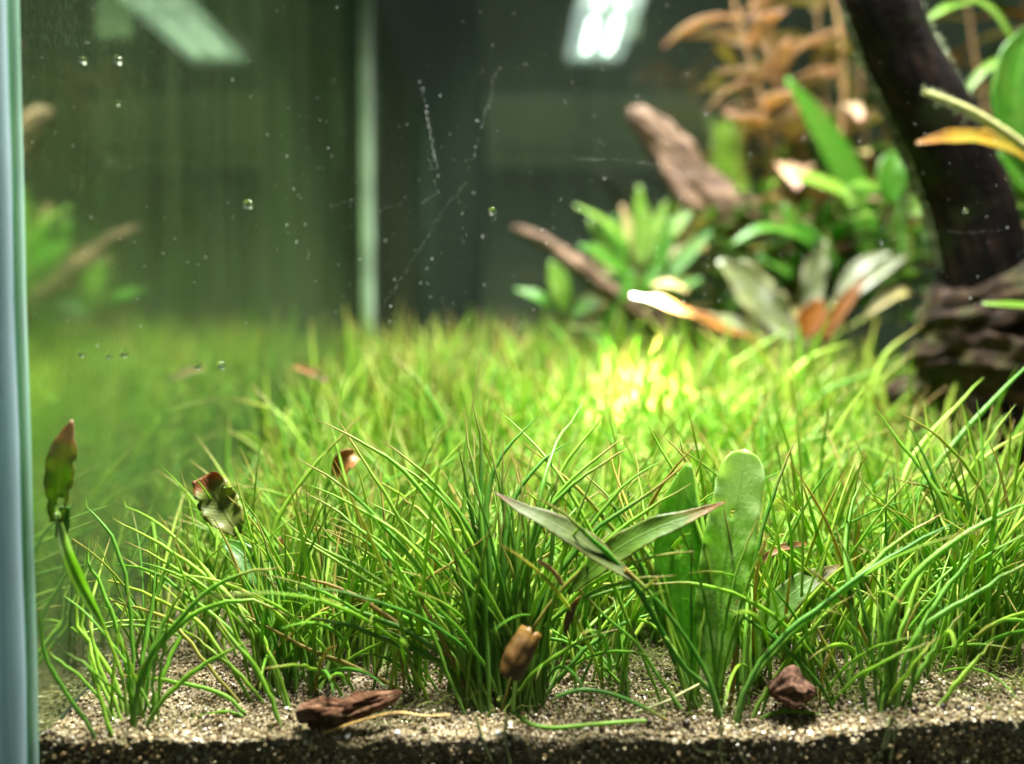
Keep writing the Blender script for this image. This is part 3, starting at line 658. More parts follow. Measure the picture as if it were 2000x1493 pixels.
for crop, order, tk, lean, brown, wpx, pts in T:
    ox, oy, s = CR[crop]
    pts = [(ox + x / s, oy + y / s) for x, y in pts]
    if order == 'T': pts = pts[::-1]
    b = tuft_base[tk]
    Zg = ground_hit(*pts[0])
    Zb = Zg if (Zg is not None and Zg < b.y + 0.012) else b.y + 0.004
    Zb = max(0.1012, Zb)
    n = len(pts)
    path = []
    seg = [0]
    for q in range(1, n): seg.append(seg[-1] + math.dist(pts[q], pts[q - 1]))
    for q, (x, y) in enumerate(pts):
        u = seg[q] / seg[-1]
        path.append(P(x, y, max(0.1012, Zb + lean * u)))
    z0 = ground(path[0].x, path[0].y)
    if path[0].z > z0 + 0.0012:                      # hidden foot: carry on down to the plant's base
        foot = Vector((b.x * 0.6 + path[0].x * 0.4 + R.uniform(-.0015, .0015), max(0.1012, b.y * 0.7 + path[0].y * 0.3 + R.uniform(-.001, .002)), 0))
        if abs(foot.x - path[0].x) > 0.012: foot.x = path[0].x + math.copysign(0.012, foot.x - path[0].x)
        foot.z = ground(foot.x, foot.y) - 0.0008
        path.insert(0, foot)
    else:
        path[0].z = min(path[0].z, z0) - 0.0008
    o = obj('blade', blade_mesh(path, 0.50 * wpx * Zb / FPX, brown, b), roots[tk])

# world-space blades for filling clumps
def rand_path(length, lean, az, curl, base=(0, 0, 0), n=8, wob=0.0):
    """a blade that leaves its base nearly upright and bows outwards"""
    pts = []
    x = y = z = 0.0
    th = lean * 0.45
    ds = length / (n - 1)
    for i in range(n):
        pts.append((base[0] + x, base[1] + y, base[2] + z))
        x += math.sin(th) * math.cos(az) * ds; y += math.sin(th) * math.sin(az) * ds; z += math.cos(th) * ds
        th += (lean * 0.9 + curl * (i / n)) / n
        az += wob
    return pts
def fill(tk, count, spread, lmin, lmax, leanmax, azc=None, azs=math.pi, w=0.00055, dy=0.0):
    b = tuft_base[tk]
    for _ in range(count):
        ang = R.random() * 2 * math.pi; rd = spread * math.sqrt(R.random())
        x, y = b.x + math.cos(ang) * rd * 1.3, b.y + dy + abs(math.sin(ang)) * rd
        az = R.uniform(-math.pi, math.pi) if azc is None else azc + R.gauss(0, azs)
        ln = R.uniform(lmin, lmax)
        le = abs(R.gauss(0.45, 0.45)) * leanmax
        pth = rand_path(ln, min(le, 1.4), az, R.uniform(0.0, 1.3), (x, y, ground(x, y) - 0.0008), 8, R.gauss(0, 0.05))
        zt = min(q[1] for q in pth)
        if zt < GLASS_Y + 0.001:                      # bend along the glass instead of through it
            pth = [(q[0], max(q[1], GLASS_Y + 0.001 + 0.0004 * R.random()), q[2]) for q in pth]
        me = blade_mesh([Vector(q) for q in pth], w * R.uniform(0.34, 0.52), 0.65 if R.random() < 0.045 else 0.05, b)
        obj('blade', me, roots[tk])
fill('c', 30, 0.0046, 0.022, 0.040, 1.15, math.pi - 0.5, 0.45, 0.0007, 0.0015)
fill('c', 20, 0.0046, 0.020, 0.038, 1.05, 0.5, 0.5, 0.0007, 0.0015)
fill('c', 18, 0.0044, 0.024, 0.040, 0.6, math.pi / 2, 0.8, 0.0007, 0.002)
fill('a', 10, 0.003, 0.012, 0.026, 0.9)
fill('b', 34, 0.006, 0.014, 0.028, 0.9, None, 1, 0.0006, 0.003)
fill('d', 12, 0.004, 0.016, 0.030, 0.8, math.pi / 2, 1.3)
fill('e', 12, 0.002, 0.012, 0.028, 0.7, 0.8, 1.0)
fill('f', 8, 0.003, 0.010, 0.02, 0.9)
fill('h', 46, 0.006, 0.018, 0.034, 0.7)
fill('j', 22, 0.005, 0.014, 0.030, 0.8)
fill('i', 40, 0.006, 0.018, 0.032, 0.8)
# bare roots hanging down the glass
for tk, px in (('c', [((990, 1400), (985, 1440), (1000, 1500)), ((930, 1400), (945, 1450), (968, 1500))]), ('d', [((1410, 1420), (1405, 1460), (1412, 1500)), ((1350, 1445), (1365, 1470), (1395, 1468), (1425, 1476)), ((1440, 1440), (1445, 1470), (1460, 1495))]),
               ('e', [((1742, 1400), (1735, 1450), (1690, 1495)), ((1748, 1405), (1745, 1450), (1735, 1500)), ((1740, 1400), (1728, 1440), (1715, 1480))])):
    for q in px:
        p = catmull([P(x, y, GLASS_Y + 0.0008) for x, y in q], 12)
        v, f, t, _ = tubes(p[None], np.full((1, 12), 0.00022), 6)
        obj('root', mesh('root', v - np.array(tuft_base[tk]), f, {'tt': t}, M['rootlet']), roots[tk])

# long blades standing out of the lawn further back
LONG = [
 ('long-bladed grass plant leaning before the dark driftwood roots', .195, [('L', [(1440,435),(1300,540),(1200,640),(1150,800)]), ('L', [(1420,575),(1200,680),(1000,790),(800,870)]), ('L', [(1120,560),(1170,660),(1210,800),(1230,950)]),
    ('L', [(1060,660),(1120,800),(1180,950),(1250,1150)]), ('L', [(1610,640),(1540,800),(1480,950)]), ('L', [(1690,580),(1640,740),(1560,900)]), ('L', [(1370,810),(1450,900),(1520,1000)]), ('L', [(1290,920),(1400,960),(1500,1050)])]),
 ('pale long-bladed grass plant beside the glaring light spot', .205, [('L', [(1040,540),(880,590),(760,650),(690,720),(680,900)]), ('L', [(480,500),(530,620),(600,750),(650,840),(680,960)]), ('L', [(180,450),(280,530),(350,620),(400,750)]),
    ('L', [(690,460),(590,540),(450,600),(350,680),(300,800)]), ('L', [(740,430),(745,560),(750,700),(760,850)]), ('L', [(910,560),(905,680),(915,800)]), ('L', [(340,490),(270,620),(210,750)]), ('L', [(580,650),(450,750),(390,880),(370,1000)])]),
 ('long-bladed grass plant on the dim far side of the lawn', .230, [('N', [(770,370),(700,500),(640,620),(560,720)]), ('N', [(1180,400),(1260,490),(1330,580),(1370,700)]), ('N', [(1390,470),(1490,510),(1560,580),(1590,700)]), ('N', [(1080,500),(1000,620),(970,700),(960,820)]),
    ('N', [(940,480),(980,600),(1000,720)]), ('N', [(560,380),(590,480),(600,600)]), ('N', [(850,480),(800,560),(780,680)]), ('N', [(900,400),(960,470),(1010,600)])]),
 ('slim grass plant with long bent blades in the lawn by the side pane', .165, [('N', [(300,590),(440,700),(540,840),(610,960),(640,1100)]), ('Q', [(1290,850),(1450,890),(1600,960),(1700,1080)]), ('Q', [(1400,770),(1480,860),(1560,980),(1600,1120)]), ('Q', [(1665,860),(1600,980),(1550,1130),(1540,1250)]),
    ('Q', [(1240,1010),(1400,1100),(1540,1250),(1650,1400)]), ('Q', [(1040,945),(1150,1060),(1250,1200),(1340,1380)])]),
]
for lab_, Z_, bl_ in LONG:
    c_, q_ = bl_[0]; ox, oy, sc_ = CR[c_]
    bp = P(ox + q_[-1][0] / sc_, oy + q_[-1][1] / sc_, Z_); bp.z = ground(bp.x, bp.y)
    e_ = empty('grass_plant', bp, lab_, 'grass plant', 'long-bladed plants in the lawn')
    for c_, q_ in bl_:
        ox, oy, sc_ = CR[c_]; zz = Z_ + R.uniform(-.006, .006)
        pth = [P(ox + x / sc_, oy + y / sc_, zz + 0.004 * (1 - k / len(q_))) for k, (x, y) in enumerate(q_)][::-1]
        d_ = pth[0] - pth[1]; gz = ground(pth[0].x, pth[0].y)
        if pth[0].z > gz: pth.insert(0, Vector((pth[0].x + d_.x * 0.4, pth[0].y - 0.001, gz - 0.001)))
        obj('blade', blade_mesh(pth, R.uniform(0.00055, 0.0008) * (0.7 if Z_ < .18 else 1), 0.0, bp, 7, 18, R.uniform(0.15, 0.95)), e_)

# ------------------------------------------------------------------ carpet of grass plants behind the front row
PROTOS = []
for pi in range(12):
    bl = []
    for _ in range(R.choice((10, 11, 12, 13))):
        ang = R.random() * 2 * math.pi; rd = 0.0026 * math.sqrt(R.random())
        pth = rand_path(R.uniform(0.015, 0.040), min(1.5, abs(R.gauss(0.75, 0.48))), R.uniform(0, 2 * math.pi), R.uniform(-0.1, 1.3), (math.cos(ang) * rd, math.sin(ang) * rd, -0.001), 8, R.gauss(0, 0.06))
        p = catmull([Vector(q) for q in pth], 11)
        v, f, t, _ = tubes(p[None], (blade_profile(11) * R.uniform(0.00022, 0.00036))[None], 5, 0.75)
        bl.append(mesh('blade', v, f, {'tt': t, 'rr': np.full(len(t), R.uniform(0.08, 0.88)), 'brown': np.full(len(t), 0.7 if R.random() < 0.04 else 0.0)}, M['blade']))
    PROTOS.append(bl)
def frustum_ok(x, y, m=0.006):
    return LEFT_X + 0.0025 < x < y * 1000 / FPX + m
WOODB = P(1925, 760, 0.205)
def blocked(x, y):
    return (x > 0.085 and y > 0.19 and x > 0.085 + 0.0 * y and y > 0.315 - 0.9 * (x - 0.05)) or ((x - 0.120) ** 2 + (y - 0.200) ** 2 < 0.036 ** 2)
spots = []
tries = 0
while len(spots) < 285 and tries < 60000:
    tries += 1
    y = 0.1130 + 0.085 * R.random(); x = R.uniform(LEFT_X + 0.003, 0.125)
    if not frustum_ok(x, y) or blocked(x, y): continue
    if x < -0.022 - 0.25 * (0.135 - y) and y < 0.150 and R.random() < (0.96 if y < 0.130 else 0.8): continue
    if y < 0.121 and 0.0165 < x < 0.0345: continue
    if y < 0.1190 and (x < -0.030 or -0.024 < x < -0.010 or x > 0.036) and R.random() < 0.85: continue
    if y < 0.128 and 0.036 < x < 0.05 and R.random() < 0.5: continue
    if any((x - a_) ** 2 + (y - b_) ** 2 < 0.0055 ** 2 for a_, b_ in spots): continue
    spots.append((x, y))
lab_mid = 'tuft of fine green grass in the lawn behind the largest clump'
def zone(x, y):
    if x < -0.034: return 'low grass tuft close to the algae-filmed side pane', 'tufts by the side pane'
    if x > 0.078 and y > 0.15: return 'grass tuft growing at the edge of the driftwood roots', 'tufts by the driftwood'
    if x > 0.012 and y > 0.165: return 'brightly lit grass tuft around the glaring spot under the lamp', 'tufts under the lamp'
    if y < 0.124: return 'small grass tuft close behind the clumps along the front glass', 'tufts behind the front clumps'
    if x > 0.040: return 'grass tuft between the strap leaf and the driftwood roots', 'tufts beyond the strap leaf'
    return lab_mid, 'carpet grass tufts'
for x, y in spots:
    lab_, grp_ = zone(x, y)
    o = empty('grass_tuft', (x, y, ground(x, y)), lab_, 'grass tuft', grp_)
    o.rotation_euler = (R.gauss(0, .08), R.gauss(0, .08), R.uniform(0, 6.28))
    s_ = R.uniform(0.8, 1.12) * (0.78 if x < -0.045 else 1)
    o.scale = (s_, s_, s_)
    for me in R.choice(PROTOS): obj('blade', me, o)
# far carpet: nobody could count it
def far_carpet():
    paths, rads, rr = [], [], []
    prof = blade_profile(7)
    pts = []
    cell = {}
    for _ in range(26000):
        y = 0.190 + 0.150 * R.random(); x = R.uniform(LEFT_X + 0.002, 0.20)
        if not frustum_ok(x, y, 0.01) or blocked(x, y): continue
        k = (int(x / 0.0045), int(y / 0.0045))
        if k in cell: continue
        cell[k] = 1; pts.append((x, y))
    for x, y in pts:
        for _ in range(R.choice((4, 5, 6))):
            bx, by = x + R.gauss(0, .0016), y + R.gauss(0, .0016)
            by = min(by, BACK_Y - 0.002)
            p = rand_path(R.uniform(0.016, 0.040) if R.random() > 0.07 else R.uniform(0.038, 0.050), min(1.35, abs(R.gauss(0.62, 0.45))), R.uniform(0, 6.28), R.uniform(-.1, .8), (bx, by, ground(bx, by)), 7, R.gauss(0, .05))
            p = [(max(q[0], LEFT_X + 0.001), min(q[1], BACK_Y - 0.001), q[2]) for q in p]
            paths.append(p); rads.append(prof * R.uniform(0.00040, 0.00068)); rr.append(R.uniform(0.05, 0.85))
    for _ in range(6500):                              # short shoots filling the near carpet
        y = 0.109 + 0.092 * R.random(); x = R.uniform(LEFT_X + 0.003, 0.125)
        if not frustum_ok(x, y) or blocked(x, y): continue
        if x < -0.022 and y < 0.142 and R.random() < 0.85: continue
        if y < 0.124 and (R.random() < 0.75 or 0.0165 < x < 0.0345): continue
        p = rand_path(R.uniform(0.007, 0.021), min(1.3, abs(R.gauss(0.5, 0.5))), R.uniform(0, 6.28), R.uniform(-.2, .9), (x, y, ground(x, y)), 7, R.gauss(0, .08))
        p = [(max(q[0], LEFT_X + 0.001), max(q[1], GLASS_Y + .001), q[2]) for q in p]
        paths.append(p); rads.append(prof * R.uniform(0.0002, 0.0003)); rr.append(R.random())
    v, f, t, b = tubes(np.array(paths), np.array(rads), 4, 0.8)
    rr = np.array(rr)
    brn = np.where(NR.random(len(rr)) < 0.03, 0.7, 0.0)
    o = obj('grass', mesh('grass', v, f, {'tt': t, 'rr': rr[b], 'brown': brn[b]}, M['blade']))
    tag(o, 'thick lawn of fine green grass running back to the far glass', 'grass', None, 'stuff')
far_carpet()
def algae_mat():
    paths, rads = [], []
    for _ in range(1500):
        y = 0.1055 + 0.03 * R.random(); x = R.choice((R.uniform(0.012, 0.075), R.uniform(-0.02, 0.075)))
        z = ground(x, y) + R.uniform(-0.0002, 0.0030) * R.random()
        d = R.uniform(0, 6.28); p = []; 
        for i in range(7):
            p.append((x, max(y, GLASS_Y + .001), z)); d += R.gauss(0, 0.6)
            x += math.cos(d) * 0.0008; y += math.sin(d) * 0.0006; z += R.gauss(0.00005, 0.0004)
            z = max(z, ground(x, y))
        paths.append(p); rads.append(np.full(7, R.uniform(0.00004, 0.00010)))
    v, f, t, b = tubes(np.array(paths), np.array(rads), 3)
    o = obj('hair_algae', mesh('hair_algae', v, f, {'tt': t}, M['algae'])); tag(o, 'brownish green hair algae tangled over the sand between plants', 'algae', None, 'stuff')
algae_mat()

# ------------------------------------------------------------------ broad leaves
def leaf_geo(mid, hw, normal, camber=0.25, wave=0.0, holes=(), n=26, m=10, th=0.00013, notch=0.0, seed=0, twist=0.0, blunt=0.0):
    mid = catmull(mid, n); hw = np.interp(np.linspace(0, 1, n), np.linspace(0, 1, len(hw)), hw)
    if blunt:
        q_ = np.clip((np.linspace(0, 1, n) - 1 + blunt) / blunt, 0, 1); hw = hw * np.sqrt(np.maximum(1 - q_ ** 2.4, 0.004))
    T_ = np.gradient(mid, axis=0); T_ /= np.linalg.norm(T_, axis=1, keepdims=True)
    N0 = np.array(normal, float); N0 /= np.linalg.norm(N0)
    S = np.cross(T_, N0); S /= np.linalg.norm(S, axis=1, keepdims=True) + 1e-9
    N_ = np.cross(S, T_)
    if twist:
        a = np.linspace(0, twist, n)[:, None]; S, N_ = S * np.cos(a) + N_ * np.sin(a), N_ * np.cos(a) - S * np.sin(a)
    ss = np.linspace(-1, 1, m + 1)
    v, tt, sv = [], [], []
    for i in range(n):
        for s_ in ss:
            w_ = hw[i]
            if notch and abs(s_) > 0.7: w_ *= 1 - notch * max(0, mnoise.noise(Vector((i * 0.7, (s_ > 0) * 9 + seed, 0))))
            wz = wave * hw[i] * math.sin(i * 0.9 + seed + (s_ > 0) * 2) * s_ * s_
            v.append(mid[i] + S[i] * s_ * w_ + N_[i] * (camber * hw[i] * (s_ * s_) + wz)); tt.append(i / (n - 1)); sv.append(s_)
    v = np.array(v); nv = len(v); W = m + 1
    nr = np.repeat(N_, W, 0)
    faces = []
    for i in range(n - 1):
        for j in range(m):
            tc, scn = (i + .5) / (n - 1), (ss[j] + ss[j + 1]) / 2
            if any(((tc - h[0]) / h[2]) ** 2 + ((scn - h[1]) / h[3]) ** 2 < 1 for h in holes): continue
            faces.append((i * W + j, i * W + j + 1, (i + 1) * W + j + 1, (i + 1) * W + j))
    ec = {}
    for f in faces:
        for a, b2 in zip(f, f[1:] + f[:1]): ec[(a, b2)] = 1
    allf = [f for f in faces] + [tuple(q + nv for q in f[::-1]) for f in faces]
    for (a, b2) in ec:
        if (b2, a) not in ec: allf.append((b2, a, a + nv, b2 + nv))
    vv = np.vstack([v + nr * th / 2, v - nr * th / 2])
    return vv, allf, {'tt': np.array(tt * 2), 'ss': np.array(sv * 2)}
def pleaf(name, mat, pts, hwpx, parent, normal=(0, -1, 0.35), label=None, **kw):
    """pts: (px, py, depth)"""
    mid = [P(x, y, z) for x, y, z in pts]
    zs = np.mean([q[2] for q in pts])
    v, f, a = leaf_geo(mid, [h * zs / FPX for h in hwpx], normal, **kw)
    o = obj(name, mesh(name, v - np.array(parent.location), f, a, M[mat]), parent)
    if label: o['label'] = label
    return o
def pstem(name, mat, pts, wpx, parent, taper=0.8, n=16, sides=8):
    p = catmull([P(x, y, z) for x, y, z in pts], n); z = np.mean([q[2] for q in pts])
    v, f, t, _ = tubes(p[None], (np.linspace(1, taper, n) * wpx / 2 * z / FPX)[None], sides)
    a = {'tt': t, 'ss': np.zeros(len(t)), 'rr': np.full(len(t), R.random()), 'brown': np.zeros(len(t))}
    return obj(name, mesh(name, v - np.array(parent.location), f, a, M[mat]), parent)
def gp(px, py):
    Z = ground_hit(px, py); q = P(px, py, Z); return q

pl = empty('sword_plant', gp(250, 1405), 'lone wilting brown-edged leaf with a torn hole on a long stalk', 'water plant', 'broad-leaved water plants among the grass')
pstem('stalk', 'blade', [(248, 1400, .1030), (240, 1320, .1030), (205, 1228, .1030), (182, 1185, .1028), (150, 1125, .1027), (128, 1070, .1026), (113, 1015, .1025)], 8, pl, 0.35)
pleaf('leaf', 'strap', [(205, 1228, .1030), (178, 1180, .1028), (150, 1125, .1026), (128, 1070, .1025), (112, 1000, .1024)], [4, 10, 13, 10, 4], pl, (0.3, -1, 0.2), camber=0.5)
pleaf('leaf', 'crypt_dead', [(110, 1020, .1024), (112, 985, .1024), (115, 950, .1023), (122, 890, .1022), (141, 820, .1024)], [12, 23, 30, 25, 2], pl, (0.1, -1, 0.1), camber=0.15, wave=0.12, holes=[(0.14, 0.30, 0.12, 0.42)], notch=0.4)
pleaf('leaf', 'green', [(120, 1050, .1028), (124, 1020, .1028), (128, 990, .1028)], [11, 13, 9], pl, (0.2, -1, 0.2))

pl = empty('sword_plant', gp(470, 1330), 'short bitten yellow-green leaf with rust-red corners above the grass', 'water plant', 'broad-leaved water plants among the grass')
pstem('stalk', 'blade', [(540, 1290, .117), (520, 1170, .119), (485, 1085, .120), (458, 1030, .121)], 8, pl)
pleaf('leaf', 'crypt_bite', [(468, 1045, .121), (450, 1020, .121), (432, 990, .122), (415, 960, .122), (398, 930, .122)], [7, 32, 40, 36, 24], pl, (0.1, -1, 0.5), camber=0.3, wave=0.15, notch=0.75, seed=3)
pleaf('leaf', 'green', [(530, 1180, .120), (500, 1120, .121), (470, 1080, .122), (440, 1060, .123)], [4, 20, 24, 8], pl, (0.3, -1, 0.6), camber=0.3)
pleaf('leaf', 'crypt_orange', [(560, 1150, .124), (560, 1090, .125), (545, 1050, .126)], [5, 14, 3], pl, (0.3, -1, 0.3))

pl = empty('sword_plant', gp(1400, 1400), 'silvery leaf with browned edges slanting down across the big grass clump', 'water plant', 'broad-leaved water plants among the grass')
pstem('stalk', 'blade', [(1408, 1400, .1022), (1370, 1290, .103), (1300, 1190, .1035), (1220, 1110, .104)], 10, pl)
pleaf('leaf', 'crypt_grey', [(1240, 1135, .1038), (1200, 1105, .104), (1150, 1068, .1045), (1095, 1030, .105), (1040, 1004, .1055), (1000, 985, .106), (966, 962, .1065)], [4, 19, 26, 27, 20, 11, 1], pl, (0.25, -0.75, 0.75), camber=0.22, wave=0.10, notch=0.25, seed=5)

pl = empty('sword_plant', gp(1345, 1385), 'green leaf with a curling orange tip lying over the holed leaf', 'water plant', 'broad-leaved water plants among the grass')
pstem('stalk', 'blade', [(1330, 1385, .1035), (1230, 1240, .106), (1150, 1180, .1075), (1130, 1150, .108)], 8, pl)
pleaf('leaf', 'crypt_orange', [(1110, 1160, .108), (1180, 1090, .107), (1250, 1045, .1065), (1320, 1018, .106), (1375, 1000, .106), (1418, 980, .106)], [4, 22, 28, 24, 13, 1], pl, (-0.2, -0.8, 0.55), camber=0.2, wave=0.12, notch=0.2)

pl = empty('sword_plant', gp(1395, 1340), 'tall translucent strap leaf with a glinting hole and split midrib', 'water plant', 'broad-leaved water plants among the grass')
pleaf('leaf', 'strap', [(1395, 1340, .1075), (1400, 1220, .1085), (1415, 1110, .1095), (1432, 1010, .1105), (1446, 940, .111), (1452, 900, .1113), (1456, 878, .1115)], [8, 34, 46, 50, 50, 48, 46, 42], pl, (-0.2, -1, 0.25), camber=0.22, holes=[(0.72, -0.05, 0.016, 0.13)], wave=0.08, blunt=0.13, n=48, m=14)
pl = empty('sword_plant', gp(1335, 1345), 'broad dark green leaf with a round pale-rimmed hole', 'water plant', 'broad-leaved water plants among the grass')
pleaf('leaf', 'broad', [(1345, 1345, .1085), (1335, 1240, .1095), (1325, 1140, .1105), (1320, 1050, .1115), (1325, 970, .1125), (1345, 905, .113)], [10, 44, 56, 54, 42, 6], pl, (0.25, -1, 0.25), camber=0.25, holes=[(0.615, 0.06, 0.024, 0.17)], wave=0.05, n=44, m=14)
pl = empty('sword_plant', gp(1480, 1350), 'pointed green leaf arching low over the mossy sand', 'water plant', 'broad-leaved water plants among the grass')
pleaf('leaf', 'crypt', [(1440, 1340, .111), (1490, 1230, .113), (1545, 1155, .114), (1600, 1125, .115), (1640, 1105, .116)], [4, 20, 30, 24, 3], pl, (-0.1, -0.7, 0.8), camber=0.2)
pl = empty('dead_leaf', gp(1500, 1290), 'pinkish dead leaf strip arched over between the strap leaf and the grass', 'dead leaf', 'dead leaves among the grass')
pleaf('leaf_blade', 'husk', [(1480, 1105, .117), (1500, 1085, .117), (1530, 1068, .118), (1575, 1062, .119)], [3, 7, 8, 3], pl, (0, -1, 0.6))
pl = empty('dead_leaf', gp(670, 1120), 'brown folded dead leaf caught upright in the grass', 'dead leaf', 'dead leaves among the grass')
pleaf('leaf_blade', 'husk', [(655, 930, .135), (665, 912, .135), (680, 898, .135), (695, 890, .136)], [8, 20, 22, 12], pl, (0.2, -1, 0.4), camber=0.6, notch=0.5)
pl = empty('dead_leaf', gp(600, 1100), 'tan dead leaf tip lying on the grass beside the side pane', 'dead leaf', 'dead leaves among the grass')
pleaf('leaf_blade', 'husk', [(640, 745, .185), (610, 728, .186), (575, 716, .187)], [5, 8, 4], pl, (0, -1, 0.3))
pl = empty('dead_leaf', gp(1090, 1300), 'bent orange-brown dead leaf stub in the big grass clump', 'dead leaf', 'dead leaves among the grass')
pstem('leaf_blade', 'root', [(1051, 1096, .1045), (1068, 1106, .1045), (1085, 1120, .105), (1098, 1142, .1055)], 10, pl, 1.0)
pl = empty('dead_leaf', gp(1120, 1310), 'dull brown dead leaf hanging among dark green blades', 'dead leaf', 'dead leaves among the grass')
pleaf('leaf_blade', 'husk', [(1105, 1235, .107), (1110, 1205, .107), (1122, 1180, .107), (1135, 1165, .107)], [2, 8, 7, 2], pl, (0.2, -1, 0.2))

# ------------------------------------------------------------------ debris on the sand
def curled(name, pts, rpx, label, cat, mat, open_=0.75):
    base = gp(*pts[0][:2]); e = empty(name, P(*pts[0]), label, cat)
    p = catmull([P(*q) for q in pts], 16); z = pts[0][2]
    n, m = 16, 18
    T_ = np.gradient(p, axis=0); T_ /= np.linalg.norm(T_, axis=1, keepdims=True)
    S = np.cross(T_, (0, 1, 0)); S /= np.linalg.norm(S, axis=1, keepdims=True); V = np.cross(S, T_)
    v, tt, sv = [], [], []
    rr = np.interp(np.linspace(0, 1, n), np.linspace(0, 1, len(rpx)), rpx) * z / FPX
    for layer in (1.0, 0.80):
        for i in range(n):
            for j in range(m + 1):
                a = -math.pi / 2 - math.pi * open_ + 2 * math.pi * open_ * j / m
                k = rr[i] * (layer + 0.25 * (j / m - 0.5)) * (1 + 0.10 * mnoise.noise(Vector((i * .4, j * .5, 2))))
                end = 0.0006 * mnoise.noise(Vector((j * 0.6, (i > 8) * 5, 1))) if i in (0, n - 1) else 0
                v.append(p[i] + S[i] * math.cos(a) * k + V[i] * math.sin(a) * k + T_[i] * end); tt.append(i / (n - 1)); sv.append(j / m * 2 - 1)
    W = m + 1; nv = n * W
    f1 = [(i * W + j, i * W + j + 1, (i + 1) * W + j + 1, (i + 1) * W + j) for i in range(n - 1) for j in range(m)]
    ec = {}
    for f in f1:
        for a, b2 in zip(f, f[1:] + f[:1]): ec[(a, b2)] = 1
    fs = f1 + [tuple(q + nv for q in f[::-1]) for f in f1] + [(b2, a, a + nv, b2 + nv) for (a, b2) in ec if (b2, a) not in ec]
    obj('shell', mesh('shell', np.array(v) - np.array(e.location), fs, {'tt': np.array(tt), 'ss': np.array(sv)}, M[mat]), e)
curled('curled_husk', [(997, 1322, .1018), (1012, 1285, .1022), (1028, 1255, .1026), (1040, 1232, .103)], [22, 28, 27, 22], 'curled brown leaf husk caught at the foot of the big grass clump', 'husk', 'husk', 0.8)
def limb(name, mat, pts, parent, rough=0.16, n=40, m=20, seed=0, ends=True, ridge=0.12):
    """pts: (px, py, depth, radius px) -> gnarled solid branch"""
    c = catmull([P(x, y, z) for x, y, z, r_ in pts], n)
    rr = np.interp(np.linspace(0, 1, n), np.linspace(0, 1, len(pts)), [r_ * z / FPX for _, _, z, r_ in pts])
    if ends:
        q = np.linspace(0, 1, n); rr = rr * np.clip(np.minimum(q, 1 - q) / 0.03, 0.25, 1)
    T_ = np.gradient(c, axis=0); T_ /= np.linalg.norm(T_, axis=1, keepdims=True)
    S = np.cross(T_, (0.1, 1, 0)); S /= np.linalg.norm(S, axis=1, keepdims=True); V = np.cross(S, T_)
    v, tt, sv = [], [], []
    L = 1.0 / (np.mean(rr) + 1e-9)
    for i in range(n):
        for j in range(m):
            a = 2 * math.pi * j / m
            d = math.cos(a) * S[i] + math.sin(a) * V[i]
            q = Vector(c[i] * L * 0.35) + Vector((seed, 0, 0))
            k = 1 + rough * 1.6 * mnoise.noise(q + Vector(d) * 0.8) + ridge * mnoise.noise(Vector((math.cos(a) * 3.2, math.sin(a) * 3.2, i * 0.05 + seed))) + rough * 0.7 * mnoise.noise(q * 3 + Vector(d) * 2.4)
            v.append(c[i] + d * rr[i] * k); tt.append(i / (n - 1)); sv.append(j / m)
    f = [(i * m + j, i * m + (j + 1) % m, (i + 1) * m + (j + 1) % m, (i + 1) * m + j) for i in range(n - 1) for j in range(m)]
    f += [tuple(range(m - 1, -1, -1)), tuple((n - 1) * m + j for j in range(m))]
    return obj(name, mesh(name, np.array(v) - np.array(parent.location), f, {'tt': np.array(tt), 'ss': np.array(sv)}, M[mat]), parent)
e = empty('bark_chip', P(680, 1400, .1022), 'reddish brown splintered bark chip lying on the sand', 'bark chip')
limb('splinter', 'chip', [(578, 1392, .1022, 14), (620, 1392, .1022, 22), (680, 1386, .1025, 20), (730, 1372, .103, 15), (785, 1352, .104, 6)], e, 0.4, 80, 40, 3, True, 0.75)
limb('splinter', 'chip', [(600, 1418, .1014, 6), (640, 1412, .1016, 12), (690, 1404, .102, 10), (725, 1396, .1025, 5)], e, 0.4, 60, 26, 5, True, 0.75)
e = empty('pebble', P(1550, 1372, .1045), 'reddish brown pebble on the sand among arching blades', 'pebble')
limb('rock', 'rubble', [(1508, 1352, .1045, 12), (1528, 1345, .105, 26), (1550, 1346, .105, 29), (1575, 1350, .105, 24), (1594, 1356, .1045, 9)], e, 0.6, 50, 36, 9, True, 0.5)
e = empty('twig', P(300, 1450, .1012), 'short dark twig lying on pale sand by the front glass', 'twig')
limb('stick', 'twig', [(250, 1441, .1014, 4), (275, 1450, .1014, 10), (305, 1452, .1014, 8), (330, 1449, .1014, 8), (347, 1440, .1016, 4)], e, 0.25, 26, 12, 4)
e = empty('runner_root', P(650, 1420, .1012), 'thin ochre runner root lying over the bark chip', 'root')
pstem('strand', 'root', [(630, 1432, .1010), (690, 1413, .1008), (740, 1398, .1008), (775, 1392, .1008), (830, 1399, .101), (880, 1397, .1014)], 6, e, 0.8, 24)
e = empty('runner_root', P(1250, 1385, .105), 'pale yellow runner root slanting over the dark sand under the silvery leaf', 'root')
pstem('strand', 'rootlet', [(1240, 1392, .1035), (1300, 1372, .1045), (1340, 1350, .106), (1370, 1335, .107)], 6, e, 0.8, 20)
e = empty('runner_root', P(1060, 1430, .1012), 'smooth green runner looping along the glass to a dark speck', 'root')
pstem('strand', 'blade', [(998, 1388, .1014), (1015, 1406, .1012), (1050, 1420, .1010), (1090, 1422, .1010), (1150, 1416, .1010), (1210, 1411, .1010), (1262, 1408, .1010)], 9, e, 0.8, 26)
e = empty('runner_root', P(1190, 1350, .104), 'green runner bowed over bare sand beside the big grass clump', 'root')
